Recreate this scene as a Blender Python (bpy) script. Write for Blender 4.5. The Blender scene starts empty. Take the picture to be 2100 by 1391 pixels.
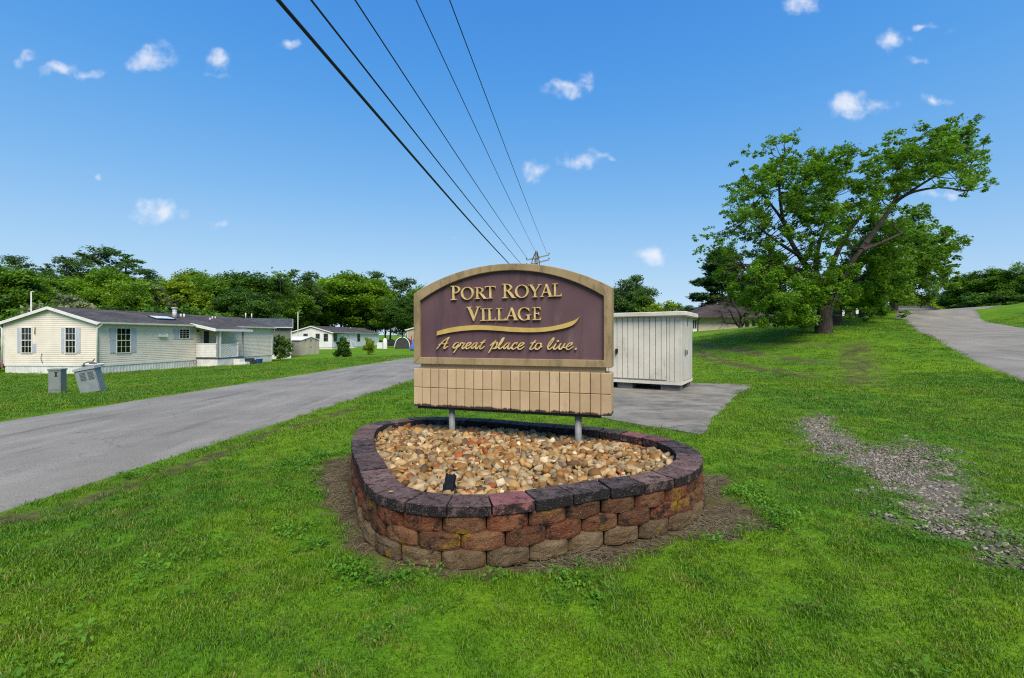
import bpy, bmesh, math, random
import numpy as np
from mathutils import Vector, Matrix, noise as mnoise

# ------------------------------------------------------------------ camera
SC = bpy.context.scene
COL = SC.collection
F, CX, HZ, EYE = 933.0, 1050.0, 690.0, 1.5      # focal length in pixels of a 2100 px wide frame, principal column, horizon row, eye height
cam = bpy.data.cameras.new('camera')
cam.sensor_width = 36.0
cam.lens = 36.0 * F / 2100.0
cam.shift_y = (HZ - 695.5) / 2100.0
cam.clip_start, cam.clip_end = 0.05, 3000.0
cam_ob = bpy.data.objects.new('camera', cam)
cam_ob.location = (0, 0, EYE)
cam_ob.rotation_euler = (math.radians(90), 0, 0)
COL.objects.link(cam_ob)
SC.camera = cam_ob

def at(px, py, Y):
    """the point at depth Y metres that the photograph shows at pixel (px, py)"""
    return Vector(((px - CX) / F * Y, Y, EYE - (py - HZ) / F * Y))
def gr(px, py, z=0.0):
    return at(px, py, F * (EYE - z) / (py - HZ))

# ------------------------------------------------------------------ view, sky, sun
SC.view_settings.view_transform = 'Standard'
SC.view_settings.look = 'None'
SC.view_settings.exposure = 1.36
SC.view_settings.gamma = 1.0
SC.cycles.filter_width = 1.15
SC.cycles.use_denoising = False
SC.cycles.max_bounces = 6
SC.cycles.diffuse_bounces = 3
SC.cycles.glossy_bounces = 2
SC.cycles.transmission_bounces = 4
SC.cycles.transparent_max_bounces = 6
SUN_EL, SUN_AZ = math.radians(53), math.radians(164)     # azimuth clockwise from +Y: behind the camera, to its left

W = bpy.data.worlds.new('World')
SC.world = W
W.use_nodes = True
wt = W.node_tree
for n in list(wt.nodes): wt.nodes.remove(n)
def wn(t, **k):
    n = wt.nodes.new(t)
    for a, b in k.items(): setattr(n, a, b)
    return n
def wl(a, b): wt.links.new(a, b)
def wmath(op, a, b=None, c=None):
    n = wn('ShaderNodeMath', operation=op)
    for i, v in enumerate((a, b, c)):
        if v is None: continue
        if isinstance(v, (int, float)): n.inputs[i].default_value = v
        else: wl(v, n.inputs[i])
    return n.outputs[0]
sky = wn('ShaderNodeTexSky', sky_type='NISHITA')
sky.sun_disc = False
sky.sun_elevation = SUN_EL
sky.sun_rotation = SUN_AZ
sky.altitude = 0
sky.air_density = 1.0
sky.dust_density = 0.0
sky.ozone_density = 2.0
# small fair-weather clouds: soft blobs at directions of the sky, broken up by noise
tc = wn('ShaderNodeTexCoord')
sep = wn('ShaderNodeSeparateXYZ'); wl(tc.outputs['Generated'], sep.inputs[0])
ay = wmath('MAXIMUM', wmath('ABSOLUTE', sep.outputs[1]), 0.02)
uu = wmath('DIVIDE', sep.outputs[0], ay)
vv = wmath('DIVIDE', sep.outputs[2], ay)
comb = wn('ShaderNodeCombineXYZ'); wl(uu, comb.inputs[0]); wl(vv, comb.inputs[1])
def wnoise(scale, detail, rough=0.6):
    n = wn('ShaderNodeTexNoise', noise_dimensions='2D')
    n.inputs['Scale'].default_value = scale; n.inputs['Detail'].default_value = detail; n.inputs['Roughness'].default_value = rough
    wl(comb.outputs[0], n.inputs['Vector'])
    return n
nz1 = wnoise(24.0, 5.0, 0.58)
nz2 = wnoise(11.0, 2.0, 0.5)
sub = wn('ShaderNodeVectorMath', operation='SUBTRACT'); wl(nz2.outputs['Color'], sub.inputs[0]); sub.inputs[1].default_value = (0.5, 0.5, 0.5)
sca = wn('ShaderNodeVectorMath', operation='SCALE'); wl(sub.outputs[0], sca.inputs[0]); sca.inputs['Scale'].default_value = 0.06
wc = wn('ShaderNodeVectorMath', operation='ADD'); wl(comb.outputs[0], wc.inputs[0]); wl(sca.outputs[0], wc.inputs[1])
CLOUDS = [(45, 118, 26, 15, .7), (115, 146, 50, 20, .85), (175, 160, 40, 20, .8), (305, 122, 62, 30, 1.0), (345, 100, 40, 28, .55), (445, 125, 34, 22, .9),
          (440, 152, 40, 14, .5), (594, 88, 26, 18, .8), (200, 357, 14, 9, .55), (325, 441, 60, 26, 1.0), (440, 458, 24, 10, .75), (377, 413, 13, 7, .4),
          (1165, 180, 55, 26, 1.0), (1190, 165, 34, 26, .8), (1100, 352, 36, 30, .95), (1195, 325, 62, 24, .9), (1240, 322, 36, 9, .6), (1340, 521, 44, 26, 1.0),
          (1752, 214, 62, 34, 1.05), (1800, 215, 50, 22, .6), (1918, 208, 40, 20, .85), (1832, 85, 38, 26, .9), (1895, 55, 40, 12, .7), (1880, 128, 30, 14, .65),
          (1655, 8, 56, 20, .8), (1940, 396, 60, 14, .7), (930, 482, 20, 8, .35), (1950, 72, 30, 14, .35)]
dens = None
for (px, py, rx, ry, a) in CLOUDS:
    s = wn('ShaderNodeVectorMath', operation='SUBTRACT'); wl(wc.outputs[0], s.inputs[0])
    s.inputs[1].default_value = ((px - CX) / F, (HZ - py) / F, 0)
    m = wn('ShaderNodeVectorMath', operation='MULTIPLY'); wl(s.outputs[0], m.inputs[0])
    m.inputs[1].default_value = (F / (rx * 1.15), F / (ry * 1.15), 0)
    l = wn('ShaderNodeVectorMath', operation='LENGTH'); wl(m.outputs[0], l.inputs[0])
    v = wmath('MULTIPLY', wmath('SUBTRACT', 1.0, l.outputs['Value']), a)
    dens = v if dens is None else wmath('MAXIMUM', dens, v)
d1 = wmath('ADD', dens, wmath('MULTIPLY', wmath('SUBTRACT', nz1.outputs['Fac'], 0.5), 1.5))
d1 = wmath('MULTIPLY', d1, wmath('GREATER_THAN', dens, 0.0))
mr = wn('ShaderNodeMapRange', interpolation_type='SMOOTHSTEP'); wl(d1, mr.inputs[0])
mr.inputs['From Min'].default_value = 0.10; mr.inputs['From Max'].default_value = 1.15
edge = wn('ShaderNodeMapRange', interpolation_type='SMOOTHSTEP'); wl(dens, edge.inputs[0])
edge.inputs['From Min'].default_value = 0.0; edge.inputs['From Max'].default_value = 0.35
cfac = wmath('MULTIPLY', wmath('MULTIPLY', mr.outputs[0], edge.outputs[0]), 0.82)
mix = wn('ShaderNodeMix', data_type='RGBA'); wl(cfac, mix.inputs[0])
# the sky's own colours graded per channel to the deep, even blue of the photograph
pre = wn('ShaderNodeVectorMath', operation='SCALE'); wl(sky.outputs[0], pre.inputs[0]); pre.inputs['Scale'].default_value = 0.1
cur = wn('ShaderNodeRGBCurve'); wl(pre.outputs[0], cur.inputs['Color'])
for ci_, P_ in enumerate((((0, 0), (.087, .045), (.161, .125), (.30, .25), (.55, .36), (1, .42)), ((0, 0), (.153, .20), (.266, .31), (.45, .42), (.70, .50), (1, .53)), ((0, 0), (.28, .52), (.45, .59), (.80, .645), (1, .66)))):
    c_ = cur.mapping.curves[ci_]
    c_.points[0].location = P_[0]; c_.points[1].location = P_[-1]
    for q in P_[1:-1]: c_.points.new(*q)
cur.mapping.update()
post = wn('ShaderNodeVectorMath', operation='SCALE'); wl(cur.outputs[0], post.inputs[0]); post.inputs['Scale'].default_value = 10.0
wl(post.outputs[0], mix.inputs[6]); mix.inputs[7].default_value = (6.2, 6.4, 7.0, 1)
bg = wn('ShaderNodeBackground'); bg.inputs['Strength'].default_value = 0.056
wl(mix.outputs[2], bg.inputs['Color'])
wo = wn('ShaderNodeOutputWorld'); wl(bg.outputs[0], wo.inputs[0])

sun = bpy.data.lights.new('sun', 'SUN')
sun.energy = 2.3
sun.angle = math.radians(38)
sun.color = (1.0, 0.91, 0.78)
sun_ob = bpy.data.objects.new('sun', sun)
sd = Vector((math.sin(SUN_AZ) * math.cos(SUN_EL), math.cos(SUN_AZ) * math.cos(SUN_EL), math.sin(SUN_EL)))
sun_ob.rotation_euler = sd.to_track_quat('Z', 'Y').to_euler()
sun_ob.location = (0, 0, 60)
COL.objects.link(sun_ob)

rng = np.random.default_rng(7)
random.seed(7)

# ------------------------------------------------------------------ helpers: tagging and meshes
def tag(o, label=None, cat=None, group=None, kind=None):
    for k, v in (('label', label), ('category', cat), ('group', group), ('kind', kind)):
        if v: o[k] = v
    return o
def link(o, parent=None):
    COL.objects.link(o)
    if parent is not None: o.parent = parent
    return o
def thing(name, loc, label, cat, group=None, rz=0.0):
    o = bpy.data.objects.new(name, None)
    o.empty_display_size = 0.2
    o.location = loc; o.rotation_euler = (0, 0, rz)
    link(o)
    return tag(o, label, cat, group)
def np_mesh(name, V, Q, mat=None, smooth=False, cols=None):
    """mesh from numpy arrays: V (n,3), Q (m,k) faces of k corners"""
    me = bpy.data.meshes.new(name)
    V = np.ascontiguousarray(V, dtype=np.float32); Q = np.ascontiguousarray(Q, dtype=np.int32)
    me.vertices.add(len(V)); me.vertices.foreach_set('co', V.ravel())
    m, k = Q.shape
    me.loops.add(m * k); me.loops.foreach_set('vertex_index', Q.ravel())
    me.polygons.add(m); me.polygons.foreach_set('loop_start', np.arange(0, m * k, k, dtype=np.int32))
    if smooth: me.polygons.foreach_set('use_smooth', np.ones(m, dtype=bool))
    me.update(calc_edges=True)
    if cols is not None:
        for cname, arr in cols.items():
            if arr.ndim == 1:
                a = me.attributes.new(cname, 'FLOAT', 'POINT'); a.data.foreach_set('value', np.ascontiguousarray(arr, dtype=np.float32))
            else:
                a = me.attributes.new(cname, 'FLOAT_COLOR', 'POINT'); a.data.foreach_set('color', np.ascontiguousarray(arr, dtype=np.float32).ravel())
    if mat: me.materials.append(mat)
    return me
def put(name, me, parent=None, loc=None, rot=None, scale=None):
    o = bpy.data.objects.new(name, me)
    if loc is not None: o.location = loc
    if rot is not None: o.rotation_euler = rot
    if scale is not None: o.scale = scale if hasattr(scale, '__len__') else (scale,) * 3
    return link(o, parent)

class MB:
    """collects boxes, prisms and tubes into one mesh"""
    def __init__(s): s.v = []; s.f = []; s.sm = []
    def add(s, vs, fs, smooth=False):
        b = len(s.v); s.v += [tuple(v) for v in vs]; s.f += [tuple(i + b for i in f) for f in fs]; s.sm += [smooth] * len(fs)
        return s
    def box(s, a, b, M=None):
        (x0, y0, z0), (x1, y1, z1) = a, b
        vs = [Vector(p) for p in ((x0, y0, z0), (x1, y0, z0), (x1, y1, z0), (x0, y1, z0), (x0, y0, z1), (x1, y0, z1), (x1, y1, z1), (x0, y1, z1))]
        if M is not None: vs = [M @ v for v in vs]
        return s.add(vs, [(0, 3, 2, 1), (4, 5, 6, 7), (0, 1, 5, 4), (1, 2, 6, 5), (2, 3, 7, 6), (3, 0, 4, 7)])
    def bar(s, p, q, w, h=None, up=(0, 0, 1)):
        p, q = Vector(p), Vector(q); d = q - p; L = d.length; d.normalize()
        h = w if h is None else h
        u = Vector(up)
        if abs(d.dot(u)) > 0.99: u = Vector((1, 0, 0))
        sd_ = d.cross(u).normalized(); u = sd_.cross(d)
        vs = [p + sd_ * (sx * w / 2) + u * (sz * h / 2) + d * (t * L) for t in (0, 1) for sx, sz in ((-1, -1), (1, -1), (1, 1), (-1, 1))]
        return s.add(vs, [(0, 1, 2, 3), (7, 6, 5, 4), (0, 4, 5, 1), (1, 5, 6, 2), (2, 6, 7, 3), (3, 7, 4, 0)])
    def prism(s, pts, y0, y1, smooth=False):
        """polygon pts (x,z) extruded along y from y0 to y1"""
        n = len(pts)
        vs = [(x, y0, z) for x, z in pts] + [(x, y1, z) for x, z in pts]
        s.add(vs, [tuple(range(n)), tuple(range(2 * n - 1, n - 1, -1))])
        b = len(s.v) - 2 * n
        for i in range(n):
            j = (i + 1) % n
            s.f.append((b + i, b + n + i, b + n + j, b + j)); s.sm.append(smooth)
        return s
    def strip(s, A, B, y0, y1):
        """band between polylines A and B (x,z), extruded y0..y1 (closed solid, open ends capped)"""
        n = len(A)
        vs = [(x, y0, z) for x, z in A] + [(x, y0, z) for x, z in B] + [(x, y1, z) for x, z in A] + [(x, y1, z) for x, z in B]
        fs = []
        for i in range(n - 1):
            fs += [(i, i + 1, n + i + 1, n + i), (2 * n + i, 3 * n + i, 3 * n + i + 1, 2 * n + i + 1), (i, 2 * n + i, 2 * n + i + 1, i + 1), (n + i, n + i + 1, 3 * n + i + 1, 3 * n + i)]
        fs += [(0, n, 3 * n, 2 * n), (n - 1, 3 * n - 1, 4 * n - 1, 2 * n - 1)]
        return s.add(vs, fs)
    def tube(s, pts, rad, n=8, cap=True):
        pts = [Vector(p) for p in pts]
        rad = [rad] * len(pts) if not hasattr(rad, '__len__') else rad
        vs, fs = [], []
        ref = None
        for i, p in enumerate(pts):
            d = (pts[min(i + 1, len(pts) - 1)] - pts[max(i - 1, 0)]).normalized()
            if ref is None:
                ref = Vector((1, 0, 0)) if abs(d.x) < 0.9 else Vector((0, 1, 0))
            a = d.cross(ref).normalized(); b = d.cross(a).normalized(); ref = -b if False else ref
            for k in range(n):
                t = 2 * math.pi * k / n
                vs.append(p + (a * math.cos(t) + b * math.sin(t)) * rad[i])
        for i in range(len(pts) - 1):
            for k in range(n):
                fs.append((i * n + k, i * n + (k + 1) % n, (i + 1) * n + (k + 1) % n, (i + 1) * n + k))
        s.add(vs, fs, True)
        if cap:
            b = len(s.v) - len(vs)
            s.f.append(tuple(b + k for k in range(n))[::-1]); s.sm.append(False)
            s.f.append(tuple(b + (len(pts) - 1) * n + k for k in range(n))); s.sm.append(False)
        return s
    def mesh(s, name, mat):
        me = bpy.data.meshes.new(name)
        me.from_pydata(s.v, [], s.f)
        me.polygons.foreach_set('use_smooth', np.array(s.sm, dtype=bool))
        me.update()
        bm = bmesh.new(); bm.from_mesh(me); bmesh.ops.recalc_face_normals(bm, faces=bm.faces); bm.to_mesh(me); bm.free()
        if mat: me.materials.append(mat)
        return me
    def build(s, name, mat, parent=None, **k):
        return put(name, s.mesh(name, mat), parent, **k)

def bez(pts, n=8, closed=False):
    """Catmull-Rom through points"""
    P = [np.array(p, float) for p in pts]
    out = []
    N = len(P)
    for i in range(N if closed else N - 1):
        if closed: p0, p1, p2, p3 = P[(i - 1) % N], P[i], P[(i + 1) % N], P[(i + 2) % N]
        else: p0, p1, p2, p3 = P[max(i - 1, 0)], P[i], P[i + 1], P[min(i + 2, N - 1)]
        for k in range(n):
            t = k / n
            out.append(0.5 * ((2 * p1) + (-p0 + p2) * t + (2 * p0 - 5 * p1 + 4 * p2 - p3) * t * t + (-p0 + 3 * p1 - 3 * p2 + p3) * t ** 3))
    if not closed: out.append(P[-1])
    return np.array(out)

def in_poly(x, y, poly):
    x = np.asarray(x); y = np.asarray(y)
    c = np.zeros(x.shape, bool)
    n = len(poly)
    for i in range(n):
        x0, y0 = poly[i][0], poly[i][1]; x1, y1 = poly[(i + 1) % n][0], poly[(i + 1) % n][1]
        if y0 == y1: continue
        c ^= ((y0 > y) != (y1 > y)) & (x < (x1 - x0) * (y - y0) / (y1 - y0) + x0)
    return c
def poly_dist(x, y, poly, closed=True):
    x = np.asarray(x, float); y = np.asarray(y, float)
    d = np.full(x.shape, 1e9)
    n = len(poly)
    for i in range(n if closed else n - 1):
        ax, ay_ = poly[i][0], poly[i][1]; bx, by = poly[(i + 1) % n][0], poly[(i + 1) % n][1]
        dx, dy = bx - ax, by - ay_
        t = np.clip(((x - ax) * dx + (y - ay_) * dy) / (dx * dx + dy * dy + 1e-12), 0, 1)
        d = np.minimum(d, np.hypot(x - ax - t * dx, y - ay_ - t * dy))
    return d
def sdist(x, y, poly):
    """signed distance: positive inside"""
    d = poly_dist(x, y, poly)
    return np.where(in_poly(x, y, poly), d, -d)
_ph = np.random.default_rng(3).uniform(0, 6.283, (40, 3))
def fnoise(x, y, scale=1.0, octs=4, seed=0):
    """cheap smooth pseudo-noise in -1..1 on numpy arrays"""
    v = 0; a = 1.0; tot = 0; f = scale
    for o in range(octs):
        for k in range(3):
            p = _ph[(seed * 7 + o * 3 + k) % 40]
            th = p[0]
            v = v + a / 3 * np.sin(f * (x * math.cos(th) + y * math.sin(th)) + p[1] + 1.7 * np.sin(f * 0.6 * (x * math.cos(th + 1.3) + y * math.sin(th + 1.3)) + p[2]))
        tot += a; a *= 0.55; f *= 2.1
    return v / tot * 1.6
def sstep(a, b, x):
    t = np.clip((x - a) / (b - a), 0, 1)
    return t * t * (3 - 2 * t)

# ------------------------------------------------------------------ helpers: materials
class NT:
    def __init__(s, name):
        s.m = bpy.data.materials.new(name); s.m.use_nodes = True
        s.t = s.m.node_tree
        s.b = s.t.nodes['Principled BSDF']; s.out = s.t.nodes['Material Output']
    def n(s, t, **k):
        o = s.t.nodes.new(t)
        for a, b in k.items(): setattr(o, a, b)
        return o
    def l(s, a, b): s.t.links.new(a, b)
    def co(s, kind='Object'):
        if kind == 'World': return s.n('ShaderNodeNewGeometry').outputs['Position']
        return s.n('ShaderNodeTexCoord').outputs[kind]
    def noise(s, co, scale, detail=4, rough=0.55, stretch=None):
        if stretch:
            mp = s.n('ShaderNodeMapping'); s.l(co, mp.inputs[0]); mp.inputs['Scale'].default_value = stretch; co = mp.outputs[0]
        n = s.n('ShaderNodeTexNoise'); s.l(co, n.inputs['Vector'])
        n.inputs['Scale'].default_value = scale; n.inputs['Detail'].default_value = detail; n.inputs['Roughness'].default_value = rough
        return n.outputs['Fac']
    def ramp(s, fac, a, b, lo=0.0, hi=1.0):
        r = s.n('ShaderNodeMapRange', interpolation_type='SMOOTHSTEP'); s.l(fac, r.inputs[0])
        r.inputs['From Min'].default_value = a; r.inputs['From Max'].default_value = b
        r.inputs['To Min'].default_value = lo; r.inputs['To Max'].default_value = hi
        return r.outputs[0]
    def mix(s, fac, a, b, mode='MIX'):
        m = s.n('ShaderNodeMix', data_type='RGBA', blend_type=mode)
        for i, v in ((0, fac), (6, a), (7, b)):
            if isinstance(v, (int, float)): m.inputs[i].default_value = v
            elif isinstance(v, tuple): m.inputs[i].default_value = (*v[:3], 1)
            else: s.l(v, m.inputs[i])
        return m.outputs[2]
    def math(s, op, a, b=None):
        n = s.n('ShaderNodeMath', operation=op)
        for i, v in enumerate((a, b)):
            if v is None: continue
            if isinstance(v, (int, float)): n.inputs[i].default_value = v
            else: s.l(v, n.inputs[i])
        return n.outputs[0]
    def attr(s, name, kind='GEOMETRY', out='Fac'):
        a = s.n('ShaderNodeAttribute', attribute_name=name, attribute_type=kind)
        return a.outputs[out]
    def rand(s): return s.n('ShaderNodeObjectInfo').outputs['Random']
    def color(s, c):
        if isinstance(c, tuple): s.b.inputs['Base Color'].default_value = (*c[:3], 1)
        else: s.l(c, s.b.inputs['Base Color'])
        return s
    def rough(s, r, spec=0.3):
        if isinstance(r, (int, float)): s.b.inputs['Roughness'].default_value = r
        else: s.l(r, s.b.inputs['Roughness'])
        s.b.inputs['Specular IOR Level'].default_value = spec
        return s
    def bump(s, h, strength=0.4, dist=0.01):
        b = s.n('ShaderNodeBump'); s.l(h, b.inputs['Height'])
        b.inputs['Strength'].default_value = strength; b.inputs['Distance'].default_value = dist
        s.l(b.outputs[0], s.b.inputs['Normal'])
        return s
    def metal(s, v): s.b.inputs['Metallic'].default_value = v; return s

def simple(name, c1, c2=None, scale=6.0, rough=0.6, spec=0.3, bump=0.0, bscale=40.0, metal=0.0, kind='Object', stretch=None, lo=0.35, hi=0.7):
    """two-tone weathered paint / plastic / stone"""
    m = NT(name)
    co = m.co(kind)
    if c2 is None: c2 = tuple(v * 0.8 for v in c1)
    f = m.ramp(m.noise(co, scale, 5, 0.6, stretch), lo, hi)
    m.color(m.mix(f, c1, c2)).rough(rough, spec).metal(metal)
    if bump: m.bump(m.noise(co, bscale, 3), bump, 0.005)
    return m.m
def foliage(name, c1, c2, c3=None, trans=0.35, nscale=0.6):
    """leaves: two greens mixed by leaf clump and by leaf, light shining through"""
    m = NT(name)
    g = m.co('World')
    f = m.noise(g, nscale, 3)
    col = m.mix(m.ramp(f, 0.35, 0.65), c1, c2)
    if c3: col = m.mix(m.ramp(m.noise(g, nscale * 6, 2), 0.52, 0.72), col, c3)
    at_ = m.attr('shade')
    col = m.mix(1.0, col, m.mix(at_, (0.6, 0.65, 0.55), (1.4, 1.35, 1.2)), 'MULTIPLY')
    m.color(col).rough(0.55, 0.25)
    tr = m.n('ShaderNodeBsdfTranslucent'); m.l(m.mix(1.0, col, (1.15, 1.25, 0.6), 'MULTIPLY'), tr.inputs['Color'])
    mx = m.n('ShaderNodeMixShader'); mx.inputs[0].default_value = trans
    m.l(m.b.outputs[0], mx.inputs[1]); m.l(tr.outputs[0], mx.inputs[2]); m.l(mx.outputs[0], m.out.inputs['Surface'])
    return m.m
# ------------------------------------------------------------------ terrain
CTRL = np.array([
 (0,0,0),(0,3,0),(-4,4,0),(4,4,0),(0,8,0),(-6,8,0),(-9,8,0),(4.5,12,0),(2,14,0),(-3,15,0),(-9,14,0),(-8.3,22,0),(-7,32,0),(-3.5,32,0),(-6,60,-.1),(-3,60,-.1),(6,8,0),(6.8,13.2,.05),(8,5,0),(10,9,.05),
 (-13.8,13.5,-.22),(-23.1,25.4,-.6),(-29,26,-.6),(-22,33,-.68),(-21.5,40.7,-.75),(-24,52,-.67),(-30,75,-.62),(-25,92,-.4),(-16.3,44,-.5),(-15,48,-.45),(-15,62,-.2),(-60,60,-.5),(-60,100,.5),(-20,110,0),(-40,15,-.5),(-20,5,-.3),(-80,30,-.3),
 (19.2,28,1.71),(22.7,32,2.19),(29.7,40,3.09),(41.8,50,4.34),(24.5,61,2.15),(33,61,2.3),(37,61,2.55),(39.9,62,3.2),
 (14.6,13,.2),(16.9,16.6,.56),(20.5,21.6,1.06),(26,29.3,1.83),(35,40.9,2.99),(39,46.3,3.53),(48,56,4.45),(58.7,63,5.15),(19.4,9.4,.15),(37,32.9,2.13),(39.9,37.4,2.5),(43.9,42.8,3.05),(52.8,52.4,4.1),
 (50,44,4.6),(56,50,5.15),(48,36,4.0),(30,18,1.6),(45,26,3.0),(70,80,4.9),(90,90,5.0),(50,80,4.0),(60,100,4.0),(30,85,2.0),(10,80,.5),(10,120,.5),(40,110,3),(12,30,.6),(16,45,1.2),(8,40,.3),(2,40,0),(14,6,.1),
 (150,100,7),(100,30,6),(0,200,0),(-150,100,2),(-150,0,0),(150,0,3),(0,-50,0),(-60,-40,0),(60,-40,.5),(100,200,5),(-100,200,3),(230,230,4),(-230,230,3),(0,240,0),(230,-60,2),(-230,-60,0)], float)
def _mq(r2): return np.sqrt(r2 + 9.0)
_A = _mq((CTRL[:, None, 0] - CTRL[None, :, 0]) ** 2 + (CTRL[:, None, 1] - CTRL[None, :, 1]) ** 2)
_Wt = np.linalg.solve(_A + np.eye(len(CTRL)) * 0.02, CTRL[:, 2])
def zt(x, y):
    x = np.clip(np.asarray(x, float), -240, 240); y = np.clip(np.asarray(y, float), -60, 240)
    z = np.zeros(np.broadcast(x, y).shape)
    for (cx, cy, _), w in zip(CTRL, _Wt): z = z + w * _mq((x - cx) ** 2 + (y - cy) ** 2)
    near = sstep(9.0, 5.0, np.hypot(x, y - 4.0))            # dead level round the sign
    return z * (1 - near)
def hit(px, py):
    """where the ray through a pixel meets the lawn"""
    Y = np.linspace(1.5, 160, 6000)
    X = (px - CX) / F * Y; Z = EYE - (py - HZ) / F * Y
    below = np.nonzero(Z < zt(X, Y))[0]
    i = below[0] if len(below) else len(Y) - 1
    return np.array((X[i], Y[i]))
def on(px, Y, dz=0.0):
    """point of the lawn at depth Y on the column px"""
    X = (px - CX) / F * Y
    return Vector((X, Y, float(zt(X, Y)) + dz))

# ------------------------------------------------------------------ layout of the ground: bed outline, roads, slab, bare patches
BED = bez([(-.337, 2.97), (.0, 3.02), (.268, 3.11), (.552, 3.25), (.847, 3.345), (1.13, 3.47), (1.40, 3.64), (1.65, 3.95), (1.79, 4.31), (1.80, 4.62), (1.676, 4.98), (1.455, 5.24), (1.2, 5.45), (.918, 5.6),
           (.632, 5.73), (0.05, 5.98), (-.572, 6.2), (-1.19, 6.27), (-1.5, 6.12), (-1.8, 5.79), (-1.84, 5.4), (-1.72, 4.89), (-1.555, 4.42), (-1.37, 4.01), (-1.15, 3.53), (-.95, 3.21), (-.67, 3.02)], 8, True)
SOIL = [(-2.34, 5.145), (-2.2, 5.71), (-1.8, 6.0), (-1.5, 6.3), (0, 6.1), (1.4, 5.4), (1.95, 5.2), (2.2, 4.8), (2.05, 4.4), (2.12, 3.9), (2.0, 3.57), (1.585, 3.42), (1.046, 3.22), (.652, 3.02), (.153, 2.84), (-.445, 2.75), (-.765, 2.84), (-1.125, 3.16), (-1.55, 3.78), (-1.75, 4.37)]
SLAB = [(1.55, 8.6), (2.45, 7.35), (2.9, 7.0), (3.45, 7.9), (4.05, 8.9), (5.0, 10.4), (5.9, 11.8), (6.85, 13.15), (5.7, 14.0), (2.2, 14.6), (.9, 12.2)]
GRAVEL = [gr(*p)[:2] for p in ((1635, 872), (1690, 846), (1705, 880), (1790, 915), (1850, 915), (1890, 900), (1930, 940), (1975, 975), (1985, 1010), (2030, 1060), (2045, 1095), (2062, 1130), (2045, 1140), (2020, 1145), (1985, 1120), (1905, 1085), (1870, 1050), (1830, 1015), (1790, 985), (1720, 945), (1660, 915))]
RUTS = [([hit(*p) for p in pp], w, a) for pp, w, a in (
    (((1430, 707), (1500, 716), (1582, 731), (1660, 741), (1738, 746)), .75, 1.0), (((1423, 719), (1484, 743), (1545, 755), (1600, 763), (1655, 770)), .7, 1.1),
    (((1600, 706), (1650, 707), (1700, 708)), .7, .8), (((1752, 705), (1758, 730), (1762, 760), (1765, 790)), .8, 1.0), (((1700, 790), (1760, 788), (1800, 780)), .3, .5),
    (((-40, 1080), (20, 1066), (123, 1050), (230, 1009), (308, 978), (369, 960), (451, 931), (554, 886), (636, 865), (739, 832)), .22, 1.0),
    (((-40, 1180), (0, 1160), (144, 1103), (246, 1062), (380, 1010)), .08, .8), (((1990, 900), (2040, 935), (2100, 960)), .25, .5), (((2060, 1120), (2110, 1170)), .2, .7))]
# roads: each an (edge A, edge B) pair of polylines
R1A = [(-6.4, -20), (-4.291 - .083 * 3.8 / .9965, 0.0), (-4.291, 3.813), (-3.355, 15.05), (-1.9, 32.5), (.4, 60), (7.1, 140)]
R1B = [(-11.6, -20), (-9.157 - .0778 * 8.137 / .997, 0.0), (-8.84, 12.0), (-8.2, 20.5), (-7.257, 32.55), (-5.1, 60), (1.4, 140)]
R2A = [(1.5, -12), (8.2, 3.5), (14.6, 13), (16.9, 16.6), (20.5, 21.6), (26, 29.3), (35, 40.9), (39, 46.3), (48, 56), (58.7, 63), (74, 69), (100, 74)]
R2B = [(7, -15), (14, 0.4), (19.4, 9.4), (24, 15.5), (30.6, 24.3), (37, 32.9), (40.3, 37.4), (44.4, 42.8), (50.5, 49.6), (63, 58.2), (76.5, 63.0), (101.5, 68)]
def ribbon_pts(A, B, n=10):
    return bez(A, n), bez(B, n)
R1 = ribbon_pts(R1A, R1B, 24)
R2 = ribbon_pts(R2A, R2B, 20)
R1P = np.vstack([R1[0], R1[1][::-1]]); R2P = np.vstack([R2[0], R2[1][::-1]])
def road_in(x, y): return np.maximum(sdist(x, y, R1P), sdist(x, y, R2P))

def masks(x, y):
    """dirt, gravel and bare-surface masks of the lawn (0..1)"""
    x = np.asarray(x, float); y = np.asarray(y, float)
    dirt = np.zeros(x.shape); grav = np.zeros(x.shape)
    nf = fnoise(x, y, 5.0, 4, 1); ng = fnoise(x, y, 13.0, 4, 2)
    m = (np.abs(x) < 3.2) & (y > 2) & (y < 7)
    if m.any():
        dirt[m] = sstep(-.10, .10, sdist(x[m], y[m], SOIL) + .13 * nf[m] + .13 * ng[m] - .01)
        b = sdist(x[m], y[m], BED)
        dirt[m] = np.maximum(dirt[m], sstep(-.09, -.02, b + .02 * ng[m]))
    m = (x > 1.5) & (x < 6) & (y > 1.8) & (y < 11)
    if m.any():
        g = sdist(x[m], y[m], GRAVEL)
        grav[m] = sstep(-.30, .30, g + .15 * nf[m] + .24 * ng[m] + .04)
    for P, w, a in RUTS:
        P = np.array(P)
        m = (x > P[:, 0].min() - 2) & (x < P[:, 0].max() + 2) & (y > P[:, 1].min() - 2) & (y < P[:, 1].max() + 2)
        if m.any():
            d = poly_dist(x[m], y[m], P, False)
            dirt[m] = np.maximum(dirt[m], a * sstep(w * 1.3, w * .2, d + w * .45 * nf[m] + w * .5 * ng[m]) * sstep(-.75, .0, ng[m] + .4 * nf[m]))
    return dirt, grav

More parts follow.
